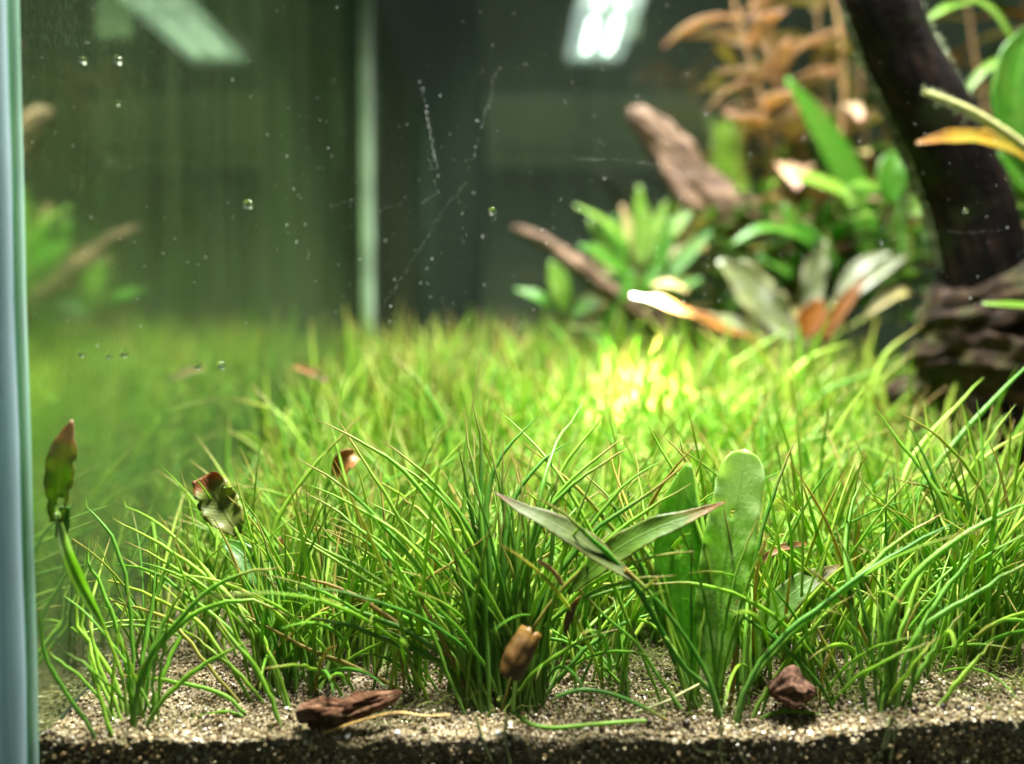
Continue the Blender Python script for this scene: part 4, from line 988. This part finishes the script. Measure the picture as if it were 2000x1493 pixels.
pstem('strand', 'blade', [(1085, 1362, .1035), (1110, 1350, .1035), (1150, 1347, .1035), (1200, 1356, .1032), (1250, 1378, .1025), (1305, 1408, .1018)], 9, e, 0.8, 26)
# dark bits and white grains one can pick out
def speckrock(name, px, py, rpx, colr, label, cat, group):
    Z = min(ground_hit(px, py + rpx), 0.13) if ground_hit(px, py + rpx) else 0.102
    Z = max(Z, 0.1014)
    me = pebbles(name, np.array([(0, 0, 0)]), [rpx * Z / FPX], np.array([colr]), M['grain'], True, (0.75, 1.0))
    o = obj(name, me); o.location = P(px, py, Z); tag(o, label, cat, group)
for px, py, r_ in ((92, 1433, 9), (1268, 1412, 8), (1340, 1413, 10), (1352, 1424, 7), (1785, 1388, 9), (1842, 1380, 8), (1872, 1385, 6), (1892, 1384, 8), (1500, 1348, 7), (880, 1440, 7), (575, 1450, 6)):
    speckrock('soil_crumb', px, py, r_, (0.02, 0.012, 0.008), 'tiny black soil crumb lying on the pale sand', 'soil crumb', 'black soil crumbs on the sand')
for px, py, r_ in ((678, 1438, 9), (662, 1442, 7), (776, 1432, 9), (972, 1432, 8), (560, 1385, 6), (395, 1300, 5)):
    speckrock('quartz_grain', px, py, r_, (0.75, 0.74, 0.66), 'large white quartz grain in the sand by the front glass', 'quartz grain', 'white quartz grains')

# ------------------------------------------------------------------ driftwood
def wood_thing(px, py, Z, label): return empty('driftwood', P(px, py, Z), label, 'driftwood')
e = wood_thing(1905, 600, .195, 'thick black driftwood trunk curving up from a gnarled root mass')
limb('trunk', 'wood_dark', [(1935, 700, .20, 92), (1925, 590, .198, 84), (1912, 500, .196, 80), (1890, 400, .194, 78), (1852, 300, .192, 76), (1800, 190, .190, 74), (1748, 90, .188, 70), (1715, 0, .186, 70), (1690, -110, .185, 70)], e, 0.05, 70, 30, 1, False, 0.07)
limb('root_branch', 'wood_root', [(1790, 640, .202, 22), (1850, 620, .196, 50), (1930, 600, .190, 56), (2010, 590, .188, 60), (2100, 600, .188, 60)], e, 0.36, 90, 44, 12, True, 0.6)
limb('root_branch', 'wood_root', [(1770, 700, .206, 16), (1840, 692, .196, 40), (1920, 690, .189, 44), (2010, 700, .186, 50), (2100, 700, .186, 56)], e, 0.38, 90, 40, 17, True, 0.7)
limb('root_branch', 'wood_root', [(1700, 790, .214, 8), (1770, 765, .205, 22), (1860, 752, .196, 30), (1950, 745, .188, 32), (2060, 770, .186, 34)], e, 0.34, 80, 30, 27, True, 0.6)
limb('root_branch', 'wood_root', [(1760, 850, .214, 30), (1850, 850, .210, 66), (1950, 850, .208, 74), (2080, 840, .207, 74)], e, 0.32, 60, 34, 21, True, 0.5)
limb('root_branch', 'wood_root', [(1820, 560, .205, 20), (1850, 610, .200, 34), (1860, 680, .198, 36), (1850, 760, .202, 34), (1830, 850, .206, 40)], e, 0.34, 60, 30, 44, True, 0.6)
fz_p, fz_r = [], []
for i in range(1700):                                  # pale algae fuzz along both flanks of the trunk
    u = R.random(); side = R.choice((-1, 1))
    pts_ = [(1912, 500, 80), (1890, 400, 78), (1852, 300, 76), (1800, 190, 74), (1748, 90, 70), (1715, 0, 70), (1690, -110, 70)]
    q = u * 5.999; k = int(q); t_ = q - k
    px_ = pts_[k][0] * (1 - t_) + pts_[k + 1][0] * t_; py_ = pts_[k][1] * (1 - t_) + pts_[k + 1][1] * t_; r_ = pts_[k][2]
    z_ = .195 - 0.009 * u
    nx, ny = (0.93, -0.36) if True else (1, 0)
    p0 = P(px_ + side * nx * r_ * 0.96, py_ + side * ny * r_ * 0.96, z_ + R.uniform(-.003, .003))
    ln = R.uniform(.0006, .0022); dirv = Vector((side * R.uniform(.3, 1), R.uniform(-.6, .6), R.uniform(-.2, .8))).normalized() * ln
    fz_p.append([tuple(p0 + dirv * s_ + Vector((R.gauss(0, .0001), 0, R.gauss(0, .0001)))) for s_ in (0, .33, .66, 1)]); fz_r.append(np.array([1, .8, .6, .2]) * 0.00006)
v, f, t, _ = tubes(np.array(fz_p), np.array(fz_r), 3)
o = obj('algae_fuzz', mesh('algae_fuzz', v - np.array(e.location), f, {'tt': t}, M['fuzz']), e); o['kind'] = 'stuff'
e = wood_thing(1520, 560, .29, 'pale brown weathered driftwood branch with a forked side splinter')
limb('branch', 'wood_warm', [(1226, 212, .290, 14), (1262, 236, .290, 30), (1300, 282, .290, 34), (1345, 338, .290, 38), (1400, 394, .290, 34), (1460, 440, .290, 30), (1515, 500, .292, 26), (1590, 640, .295, 22)], e, 0.3, 110, 40, 31, True, 0.45)
limb('side_splinter', 'wood_warm', [(1290, 300, .286, 10), (1315, 355, .285, 14), (1350, 402, .285, 14), (1400, 428, .286, 12), (1440, 450, .288, 8)], e, 0.3, 60, 24, 37, True, 0.4)
e = wood_thing(1300, 660, .275, 'slender brown driftwood twig sloping down into the grass')
limb('branch', 'wood_warm', [(998, 442, .266, 7), (1030, 454, .266, 12), (1080, 482, .268, 13), (1130, 517, .270, 15), (1190, 567, .272, 18), (1260, 620, .275, 20), (1330, 690, .278, 20)], e, 0.3, 90, 30, 41, True, 0.4)

# ------------------------------------------------------------------ background plants
def proto_leaf(mat, length, width, camber=0.3, bend=0.35, wave=0.05, shape=(0.12, 0.7, 1.0, 0.8, 0.05), n=12, m=6, notch=0.0, seed=0):
    mid = [Vector((0, length * u, -bend * length * u * u)) for u in (0, .25, .5, .75, 1)]
    v, f, a = leaf_geo(mid, [width / 2 * q for q in shape], (0, 0, 1), camber, wave, (), n, m, 0.00025, notch, seed)
    return mesh('leaf', v, f, a, M[mat])
def put_leaf(me, parent, pos, d, up=Vector((0, 0, 1)), s=1.0):
    y = Vector(d).normalized(); x = y.cross(up)
    if x.length < 1e-3: x = Vector((1, 0, 0))
    x.normalize(); z = x.cross(y)
    o = obj('leaf', me, parent)
    o.matrix_local = Matrix.Translation(Vector(pos) - parent.location) @ Matrix((x, y, z)).transposed().to_4x4() @ Matrix.Scale(s, 4)
    return o
def stem_plant(label, pts, mats, stemmat, pairs, length, width, group, droop=(0.1, 0.9), tipup=True, name='stem_plant'):
    base = P(*pts[0]); base = Vector(base)
    e = empty(name, base, label, 'water plant', group)
    pstem('stem', stemmat, pts, 9, e, 0.6, 20)
    c = catmull([P(*q) for q in pts], 40)
    metas = [proto_leaf(R.choice(mats), length, width, 0.25, R.uniform(.1, .5), 0.05, seed=R.random() * 9) for _ in range(4)]
    for k in range(pairs):
        u = 0.12 + 0.88 * k / (pairs - 1); pos = c[min(39, int(u * 39))]
        az0 = k * 1.57 + R.uniform(-.4, .4)
        for j in range(2 if u < 0.93 else 3):
            az = az0 + j * (math.pi if u < 0.93 else 2.1)
            el = R.uniform(*droop) + (0.9 * max(0, u - 0.75) * 2 if tipup else 0)
            d = Vector((math.cos(az) * math.cos(el), math.sin(az) * math.cos(el), math.sin(el)))
            put_leaf(R.choice(metas), e, pos, d, s=R.uniform(.75, 1.15) * (1 - 0.25 * max(0, u - .8) * 3))
    return e
g1 = 'red-leaved stem plants behind the black trunk'
stem_plant('tall stem plant with coppery pink tip leaves left of the black trunk'.replace(' left of', ' beside'), [(1570, 640, .305), (1560, 400, .30), (1530, 220, .295), (1500, 90, .292), (1465, -20, .29)], ['red', 'red', 'olive'], 'stem_red', 11, .027, .0068, g1, (0.0, 0.7))
stem_plant('yellowish olive stem plant with narrow leaves behind the black trunk', [(1650, 640, .312), (1640, 420, .31), (1620, 230, .305), (1600, 80, .30), (1590, -40, .30)], ['olive', 'red', 'olive'], 'stem_red', 11, .026, .0068, g1)
stem_plant('olive stem plant rising close behind the black trunk', [(1700, 640, .325), (1700, 420, .32), (1690, 250, .315), (1680, 120, .31), (1690, -30, .31)], ['olive', 'olive', 'lime'], 'stem_red', 13, .02, .0055, g1)
stem_plant('brownish stem plant with drooping leaves filling the gap above the lance leaf', [(1480, 600, .325), (1520, 420, .32), (1560, 300, .315), (1580, 180, .31)], ['olive', 'red'], 'stem_red', 11, .018, .005, g1, (-0.3, 0.5))
stem_plant('reddish brown stem plant beyond the trunk by the big oval leaf', [(1960, 560, .30), (1950, 350, .30), (1920, 180, .295), (1890, 40, .29), (1880, -60, .29)], ['olive', 'amber'], 'stem_red', 13, .022, .0055, g1, (-0.1, 0.7))
stem_plant('thin olive stem plant at the far side of the trunk', [(2040, 560, .31), (2040, 350, .31), (2010, 150, .305), (2000, -20, .30)], ['olive', 'lime'], 'stem_red', 12, .022, .005, g1, (-0.1, 0.7))

for lab_, pts_, ms_ in (
    ('coppery stem plant standing in front of the olive one', [(1600, 620, .295), (1590, 420, .292), (1560, 250, .288), (1530, 120, .285)], ['red', 'olive', 'red']),
    ('short yellow-green stem plant under the coppery tips', [(1640, 600, .30), (1650, 450, .298), (1660, 330, .295), (1670, 230, .292)], ['olive', 'lime', 'olive']),
    ('faded pink-brown stem plant leaning to the pale driftwood', [(1560, 600, .315), (1540, 420, .312), (1480, 250, .31), (1440, 140, .308)], ['red', 'olive']),
    ('leafy tan stem plant reaching the top beside the black trunk', [(1620, 560, .29), (1640, 330, .288), (1650, 160, .285), (1640, 20, .282), (1620, -50, .28)], ['red', 'olive', 'red']),
    ('dense brownish stem plant behind the lime round leaves', [(1720, 600, .31), (1740, 450, .308), (1730, 330, .305), (1750, 200, .30)], ['olive', 'amber', 'olive']),
    ('coppery shoot whose crown fans out above the pale driftwood', [(1540, 560, .30), (1520, 330, .295), (1480, 160, .29), (1440, 50, .288), (1425, -30, .286)], ['red', 'red', 'olive'])):
    stem_plant(lab_, pts_, ms_, 'stem_red', 10, .025, .0070, g1, (-0.2, 0.7))

g4 = 'small-leaved green bushes around the driftwood'
for lab_, pts_, ms_, ln_ in (
    ('small-leaved green bush under the forked driftwood splinter', [(1400, 660, .29), (1400, 560, .288), (1395, 490, .286), (1380, 440, .284)], ['green', 'lime'], .012),
    ('leafy green shoot between the pale driftwood and the lance leaf', [(1480, 640, .285), (1490, 540, .282), (1500, 450, .28), (1490, 380, .278)], ['green', 'green', 'lime'], .013),
    ('bushy green shoot behind the whitish ragged leaves', [(1560, 640, .275), (1560, 560, .273), (1550, 480, .27), (1560, 420, .268)], ['green', 'green', 'olive'], .013),
    ('dark green bushy shoot at the foot of the lance leaf', [(1640, 650, .272), (1640, 580, .27), (1630, 510, .268), (1610, 450, .266)], ['green', 'green'], .013),
    ('green shoot crowded against the base of the black trunk', [(1760, 640, .255), (1770, 580, .253), (1775, 520, .25), (1780, 460, .248)], ['green', 'lime', 'green'], .011),
    ('yellow-green bush poking out above the pale driftwood', [(1460, 520, .312), (1450, 400, .31), (1440, 320, .308), (1445, 280, .306)], ['lime', 'lime', 'olive'], .011),
    ('green leafy stem filling the gap behind the lime round leaves', [(1600, 560, .295), (1610, 440, .292), (1600, 350, .29), (1610, 280, .288)], ['lime', 'olive', 'green'], .013),
    ('low green bush beside the small bright rosette', [(1340, 650, .29), (1340, 560, .288), (1350, 500, .286), (1355, 450, .284)], ['green', 'olive', 'lime'], .012),
    ('dim green bush behind the slender driftwood twig', [(1180, 650, .31), (1180, 580, .308), (1175, 530, .306), (1180, 490, .304)], ['green', 'olive'], .011),
    ('green bush rising beyond the far side of the trunk', [(1990, 600, .26), (1985, 520, .258), (1990, 440, .255), (1980, 370, .252)], ['green', 'lime', 'green'], .014)):
    stem_plant(lab_, pts_, ms_, 'stem', 12, ln_, ln_ * 0.42, g4, (-0.2, 0.8))

def leafy_plant(name, label, base, leaves, group, stem='stem'):
    e = empty(name, P(*base), label, 'water plant', group)
    for mat, pts, hw, kw in leaves:
        kw = dict(kw); st = kw.pop('stalk', True)
        if st:
            x0, y0, z0 = pts[0]
            pstem('stalk', stem, [base, ((base[0] * .45 + x0 * .55) + R.uniform(-8, 8), base[1] * .5 + y0 * .5, (base[2] + z0) / 2), (x0, y0, z0)], 7, e, 0.8, 10, 6)
        pleaf('leaf', mat, pts, hw, e, kw.pop('normal', (0, -1, 0.5)), n=18, m=8, **kw)
    return e
g2 = 'broad-leaved green plants on the driftwood'
z = .272
leafy_plant('rosette_plant', 'small bright green rosette plant growing over the slender driftwood twig', (1230, 620, .280), [
    ('green', [(1225, 560, z), (1215, 500, z), (1205, 450, z), (1200, 420, z)], [6, 16, 15, 3], {}),
    ('lime', [(1250, 520, z), (1255, 460, z), (1250, 410, z), (1248, 362, z)], [5, 19, 17, 3], {}),
    ('lime', [(1230, 480, .268), (1190, 440, .266), (1150, 415, .264), (1122, 402, .262)], [6, 11, 9, 3], {'normal': (0, -0.8, 0.8)}),
    ('green', [(1230, 540, .265), (1190, 510, .262), (1160, 490, .26), (1130, 480, .258)], [5, 17, 15, 3], {'normal': (0, -0.9, 0.6)}),
    ('lime', [(1270, 500, z), (1300, 460, z), (1330, 430, z), (1350, 415, z)], [6, 16, 15, 4], {}),
    ('green', [(1270, 560, z), (1320, 520, z), (1360, 480, z), (1390, 450, z)], [6, 16, 14, 3], {}),
    ('olive', [(1260, 540, .278), (1300, 500, .278), (1340, 490, .278), (1380, 480, .278)], [5, 11, 11, 3], {}),
    ('green', [(1215, 590, .262), (1225, 560, .262), (1235, 530, .262)], [5, 15, 6], {}),
    ('green', [(1290, 590, .266), (1330, 560, .264), (1370, 545, .262)], [6, 12, 4], {}),
    ('olive', [(1240, 500, .28), (1225, 440, .28), (1215, 400, .28)], [6, 12, 3], {}),
    ('lime', [(1240, 560, .276), (1200, 540, .274), (1165, 545, .272), (1140, 560, .272)], [4, 12, 11, 3], {'normal': (0, -.7, .8)}),
    ('green', [(1250, 570, .27), (1285, 520, .268), (1300, 470, .268), (1305, 425, .268)], [4, 15, 14, 3], {}),
    ('lime', [(1235, 540, .27), (1180, 480, .268), (1160, 450, .268), (1150, 428, .268)], [4, 14, 13, 3], {}),
    ('olive', [(1265, 560, .265), (1310, 555, .263), (1345, 570, .262)], [4, 13, 3], {'normal': (0, -.7, .8)}),
    ('green', [(1245, 590, .262), (1265, 550, .26), (1290, 530, .26)], [4, 14, 3], {}),
    ('green', [(1225, 540, .282), (1190, 470, .282), (1180, 430, .282)], [4, 16, 3], {}),
    ('lime', [(1262, 470, .276), (1285, 430, .276), (1300, 395, .276)], [4, 13, 3], {}),
], g2)
leafy_plant('rosette_plant', 'tiny two-leaved green plantlet below the slender driftwood twig', (1105, 640, .272), [
    ('lime', [(1105, 610, .268), (1095, 570, .266), (1085, 535, .266), (1075, 510, .266)], [6, 20, 20, 4], {}),
    ('green', [(1090, 610, .27), (1060, 585, .268), (1035, 575, .268), (1005, 565, .268)], [5, 16, 14, 3], {'normal': (0, -.7, .9)}),
    ('green', [(1120, 615, .27), (1150, 595, .27), (1175, 590, .27)], [5, 16, 4], {}),
    ('green', [(1180, 640, .27), (1195, 615, .268), (1205, 590, .268)], [5, 16, 4], {}),
], g2)
leafy_plant('fern_plant', 'dark green fern with one long upright lance leaf before the stem plants', (1690, 600, .262), [
    ('green', [(1695, 520, .262), (1680, 420, .262), (1635, 310, .262), (1580, 220, .262), (1535, 152, .262)], [16, 42, 40, 30, 5], {'stalk': True, 'normal': (0.4, -1, 0.2)}),
    ('green', [(1640, 560, .26), (1590, 480, .258), (1520, 445, .256), (1460, 450, .255), (1425, 480, .255)], [6, 18, 18, 14, 3], {'normal': (0, -.6, .9)}),
    ('green', [(1650, 560, .26), (1600, 500, .26), (1560, 460, .26), (1530, 400, .26)], [8, 30, 28, 4], {}),
    ('green', [(1720, 560, .27), (1740, 480, .27), (1760, 400, .27)], [8, 30, 4], {}),
    ('green', [(1660, 570, .272), (1600, 540, .272), (1540, 520, .272), (1480, 500, .272)], [8, 34, 30, 4], {}),
    ('green', [(1700, 590, .27), (1680, 520, .27), (1690, 460, .27)], [10, 36, 5], {}),
], g2)
z = .245
leafy_plant('rosette_plant', 'pale lime green round-leaved plant touching the black trunk', (1745, 560, .255), [
    ('lime', [(1680, 400, z), (1640, 375, z), (1590, 358, z), (1545, 345, z)], [10, 30, 34, 5], {'normal': (0, -.6, .9)}),
    ('lime', [(1740, 400, z), (1720, 375, z), (1690, 365, z), (1660, 362, z)], [8, 22, 22, 4], {'normal': (0, -.6, .9)}),
    ('green', [(1745, 400, z), (1740, 350, z), (1750, 320, z), (1775, 300, z)], [8, 30, 32, 6], {}),
    ('lime', [(1730, 420, z), (1690, 418, z), (1660, 424, z), (1634, 426, z)], [6, 15, 17, 5], {'normal': (0, -.6, .9)}),
    ('lime', [(1760, 420, .25), (1790, 405, .25), (1820, 390, .25)], [6, 26, 6], {}),
    ('lime', [(1650, 430, .25), (1650, 400, .25), (1640, 370, .25)], [6, 24, 6], {}),
    ('green', [(1750, 480, .25), (1700, 460, .25), (1670, 470, .25)], [6, 16, 4], {}),
    ('lime', [(1710, 470, .252), (1690, 455, .252), (1672, 455, .252)], [5, 12, 4], {}),
    ('lime', [(1770, 500, .25), (1790, 470, .25), (1810, 420, .25)], [6, 18, 4], {}),
], g2)
def feather(label, pts, length, g):
    e = empty('feathery_plant', P(*pts[0]), label, 'water plant', g)
    pstem('stem', 'feather', pts, 6, e, 0.7, 20)
    c = catmull([P(*q) for q in pts], 60)
    paths, rads = [], []
    for i in range(60):
        for _ in range(11):
            az = R.uniform(0, 6.28); el = R.uniform(-0.1, 0.7) + 0.5 * (i > 50)
            L = length * R.uniform(.6, 1.1)
            d = Vector((math.cos(az) * math.cos(el), math.sin(az) * math.cos(el), math.sin(el)))
            paths.append([tuple(Vector(c[i]) + d * L * q + Vector((0, 0, 0.15 * L * q * q))) for q in (0, .33, .66, 1)]); rads.append(np.array([1, .9, .7, .2]) * 0.00022)
    v, f, t, _ = tubes(np.array(paths), np.array(rads), 3)
    o = obj('foliage', mesh('foliage', v - np.array(e.location), f, {'tt': t}, M['feather']), e)
g3 = 'feathery bright green stems behind the pale driftwood'
feather('bright feathery green stem topping the pale driftwood branch', [(1440, 560, .305), (1430, 430, .303), (1420, 330, .30), (1412, 262, .30)], .0085, g3)
feather('shorter feathery green stem beside the long lance leaf', [(1520, 560, .305), (1520, 420, .303), (1525, 340, .30), (1522, 310, .30)], .0075, g3)
feather('small feathery green stem low behind the slender twig', [(1310, 600, .305), (1300, 480, .303), (1312, 420, .30)], .0075, g3)

# withered rosette at the end of the lawn
z = .232
e = leafy_plant('withered_plant', 'withered rosette with whitish ragged leaves and orange dying leaves', (1560, 690, .238), [
    ('pale', [(1560, 665, z), (1525, 630, z), (1480, 580, z), (1440, 535, z), (1402, 510, z)], [10, 34, 44, 36, 5], {'normal': (-0.3, -1, 0.5), 'notch': 0.6, 'wave': 0.2}),
    ('pale', [(1575, 660, .24), (1580, 590, .24), (1590, 530, .24), (1612, 470, .24)], [8, 26, 30, 6], {'normal': (0.2, -1, 0.3), 'notch': 0.6, 'wave': 0.2}),
    ('pale', [(1500, 660, z), (1460, 640, z), (1420, 630, z), (1385, 615, z)], [8, 20, 20, 4], {'normal': (-0.2, -.7, 0.8), 'notch': 0.6}),
    ('orange', [(1480, 665, .226), (1420, 645, .224), (1360, 620, .222), (1300, 595, .22), (1232, 578, .218)], [6, 14, 20, 15, 4], {'normal': (-0.1, -.7, 0.9), 'notch': 0.6, 'wave': 0.25}),
    ('rust', [(1570, 660, .236), (1580, 630, .236), (1592, 605, .236), (1598, 585, .236)], [10, 28, 26, 8], {'normal': (0, -1, .3)}),
    ('rust', [(1605, 670, .24), (1630, 620, .24), (1665, 570, .24), (1690, 545, .24)], [6, 15, 15, 4], {'normal': (0, -1, .3), 'notch': 0.4}),
    ('pale', [(1640, 600, .244), (1680, 560, .244), (1720, 530, .244), (1770, 500, .244)], [4, 12, 13, 4], {'normal': (0, -1, .5)}),
    ('pale', [(1630, 590, .246), (1660, 540, .246), (1690, 510, .246), (1740, 495, .246)], [4, 14, 14, 4], {'normal': (0, -1, .5)}),
    ('olive', [(1690, 620, .246), (1720, 590, .246), (1760, 570, .246), (1800, 575, .246)], [4, 12, 12, 4], {'normal': (0, -.8, .8)}),
    ('green', [(1700, 620, .25), (1690, 570, .25), (1720, 540, .25)], [4, 16, 4], {}),
], 'withered plants by the driftwood', 'stem')

# leaves hanging in beside the trunk
e = empty('drooping_plant', P(2060, 420, .18), 'big green oval leaf and fuzzy yellow stalk hanging before the trunk', 'water plant')
pleaf('leaf', 'green', [(2010, 330, .20), (1990, 250, .20), (1985, 170, .20), (2000, 100, .20), (2030, 40, .20)], [10, 40, 50, 44, 8], e, (-.2, -1, .1))
pstem('fuzzy_stalk', 'fuzzy_stalk', [(2080, 345, .178), (2000, 288, .176), (1930, 235, .174), (1870, 203, .173), (1806, 180, .172)], 24, e, 0.35, 30, 12)
pleaf('leaf', 'amber', [(2060, 350, .178), (1990, 295, .178), (1930, 272, .178), (1860, 268, .178), (1790, 280, .178)], [12, 20, 19, 17, 4], e, (0, -1, .5), wave=.1, notch=.3)
pleaf('leaf', 'lime', [(1985, 105, .205), (1965, 60, .205), (1935, 20, .205), (1890, -5, .205), (1850, -20, .205)], [2, 9, 12, 10, 3], e, (0, -.8, .6))
pleaf('leaf', 'lime', [(1880, 195, .215), (1900, 160, .215), (1930, 130, .215), (1980, 105, .215)], [3, 9, 10, 4], e, (0, -.8, .6))
pleaf('leaf', 'lime', [(1800, 45, .215), (1850, 15, .215), (1900, 5, .215)], [4, 10, 3], e, (0, -.8, .6))
pleaf('leaf', 'green', [(2040, 400, .20), (1980, 330, .20), (1950, 300, .20)], [10, 30, 6], e, (0, -1, .5))
pleaf('leaf', 'lime', [(2060, 385, .2), (2000, 395, .2), (1970, 410, .2)], [6, 14, 4], e, (0, -1, .5))
e = empty('drooping_leaf', P(2060, 610, .17), 'narrow bright green leaf pointing in over the driftwood roots', 'leaf')
pleaf('leaf_blade', 'lime', [(2080, 606, .168), (2000, 598, .168), (1960, 596, .168), (1920, 594, .168)], [8, 9, 10, 4], e, (0, -.7, .8))
FZ = []
for i in range(500):
    u = R.random(); x_, y_ = 1806 + 270 * u, 180 + 165 * u * (0.85 + .15 * u)
    p0 = P(x_, y_, .1725 + .005 * u); d = Vector((R.uniform(-1, 1), R.uniform(-1, .3), R.uniform(-.6, 1))).normalized() * R.uniform(.0006, .0019)
    FZ.append([tuple(p0 + d * q) for q in (0, .4, .7, 1)])
v, f, t, _ = tubes(np.array(FZ), np.full((len(FZ), 4), 0.00005), 3)
par = [o for o in bpy.data.objects if o.name == 'drooping_plant'][0]
o = obj('algae_fuzz', mesh('algae_fuzz', v - np.array(par.location), f, {'tt': t}, M['fuzz']), par); o['kind'] = 'stuff'

# ------------------------------------------------------------------ bubbles and dust on the glass
def uv_ball(r_, n=20, m=12):
    v = [(0, 0, r_)] + [(r_ * math.sin(math.pi * i / m) * math.cos(2 * math.pi * j / n), r_ * math.sin(math.pi * i / m) * math.sin(2 * math.pi * j / n), r_ * math.cos(math.pi * i / m)) for i in range(1, m) for j in range(n)] + [(0, 0, -r_)]
    f = [(0, 1 + j, 1 + (j + 1) % n) for j in range(n)]
    for i in range(m - 2): f += [(1 + i * n + j, 1 + (i + 1) * n + j, 1 + (i + 1) * n + (j + 1) % n, 1 + i * n + (j + 1) % n) for j in range(n)]
    k = 1 + (m - 2) * n; L = len(v) - 1
    f += [(k + j, L, k + (j + 1) % n) for j in range(n)]
    return mesh('air_bubble', v, f, None, M['bubble'])
for px, py, rpx in ((163, 119, 8), (231, 119, 9), (230, 203, 5), (485, 400, 9), (160, 690, 8), (213, 695, 7), (243, 690, 9), (386, 714, 8), (432, 713, 9), (962, 413, 7), (1885, 413, 5)):
    Z = GLASS_Y + 0.0012
    o = obj('air_bubble', uv_ball(rpx * Z / FPX)); o.location = P(px, py, Z)
    lab_ = ('tiny air bubble on the glass over the dirty side pane near the reflected lamp' if py < 250 else 'air bubble on the glass low over the blurred reflected grass' if px < 450 and py > 600
            else 'lone round air bubble on the glass over the green-filmed side pane' if px < 500 else 'tiny air bubble in front of the black driftwood trunk' if px > 1500 else 'tiny air bubble on the glass before the dark back wall')
    tag(o, lab_, 'air bubble', 'air bubbles on the glass')
sp, sr = [], []
Zs = GLASS_Y + 0.0002
def add_speck(px, py, r_): 
    sp.append(tuple(P(px, py, Zs))); sr.append(0.72 * r_ * Zs / FPX)
for _ in range(600):
    x = R.uniform(560, 2000); y = R.random() ** 0.9 * 640
    if x > 1400 and R.random() < 0.35: continue
    add_speck(x, y, R.choice((0.5, 0.6, 0.7, 0.8, 0.9, 1.0, 1.3, 1.9)))
for _ in range(70): add_speck(R.uniform(60, 560), R.uniform(0, 760), R.uniform(0.8, 1.6))
for pts_, n_, r_ in (([(822, 160), (838, 250), (858, 350)], 46, 1.6), ([(835, 300), (852, 360)], 16, 1.2), ([(975, 125), (950, 215), (925, 310)], 30, 1.5), ([(1125, 310), (1200, 313), (1310, 325)], 46, 1.4), ([(912, 355), (860, 420), (800, 520), (745, 600)], 150, 0.7),
                     ([(740, 412), (785, 395)], 14, 1.2), ([(825, 395), (858, 375)], 12, 1.2), ([(650, 400), (705, 385)], 10, 1.2), ([(1480, 508), (1600, 490), (1800, 458), (1960, 452)], 170, 0.7), ([(660, 450), (700, 440)], 8, .9)):
    c = catmull([Vector((x, y, 0)) for x, y in pts_], n_)
    for q in c:
        if R.random() < 0.75: add_speck(q[0] + R.gauss(0, 1.6), q[1] + R.gauss(0, 1.6), r_ * R.uniform(.45, 1.1))
me = pebbles('dust_specks', np.array(sp), np.array(sr), np.full((len(sp), 3), 0.8), M['speck'], True)
o = obj('dust_specks', me); tag(o, 'white dust specks and scratch marks on the front glass', 'specks', None, 'stuff')
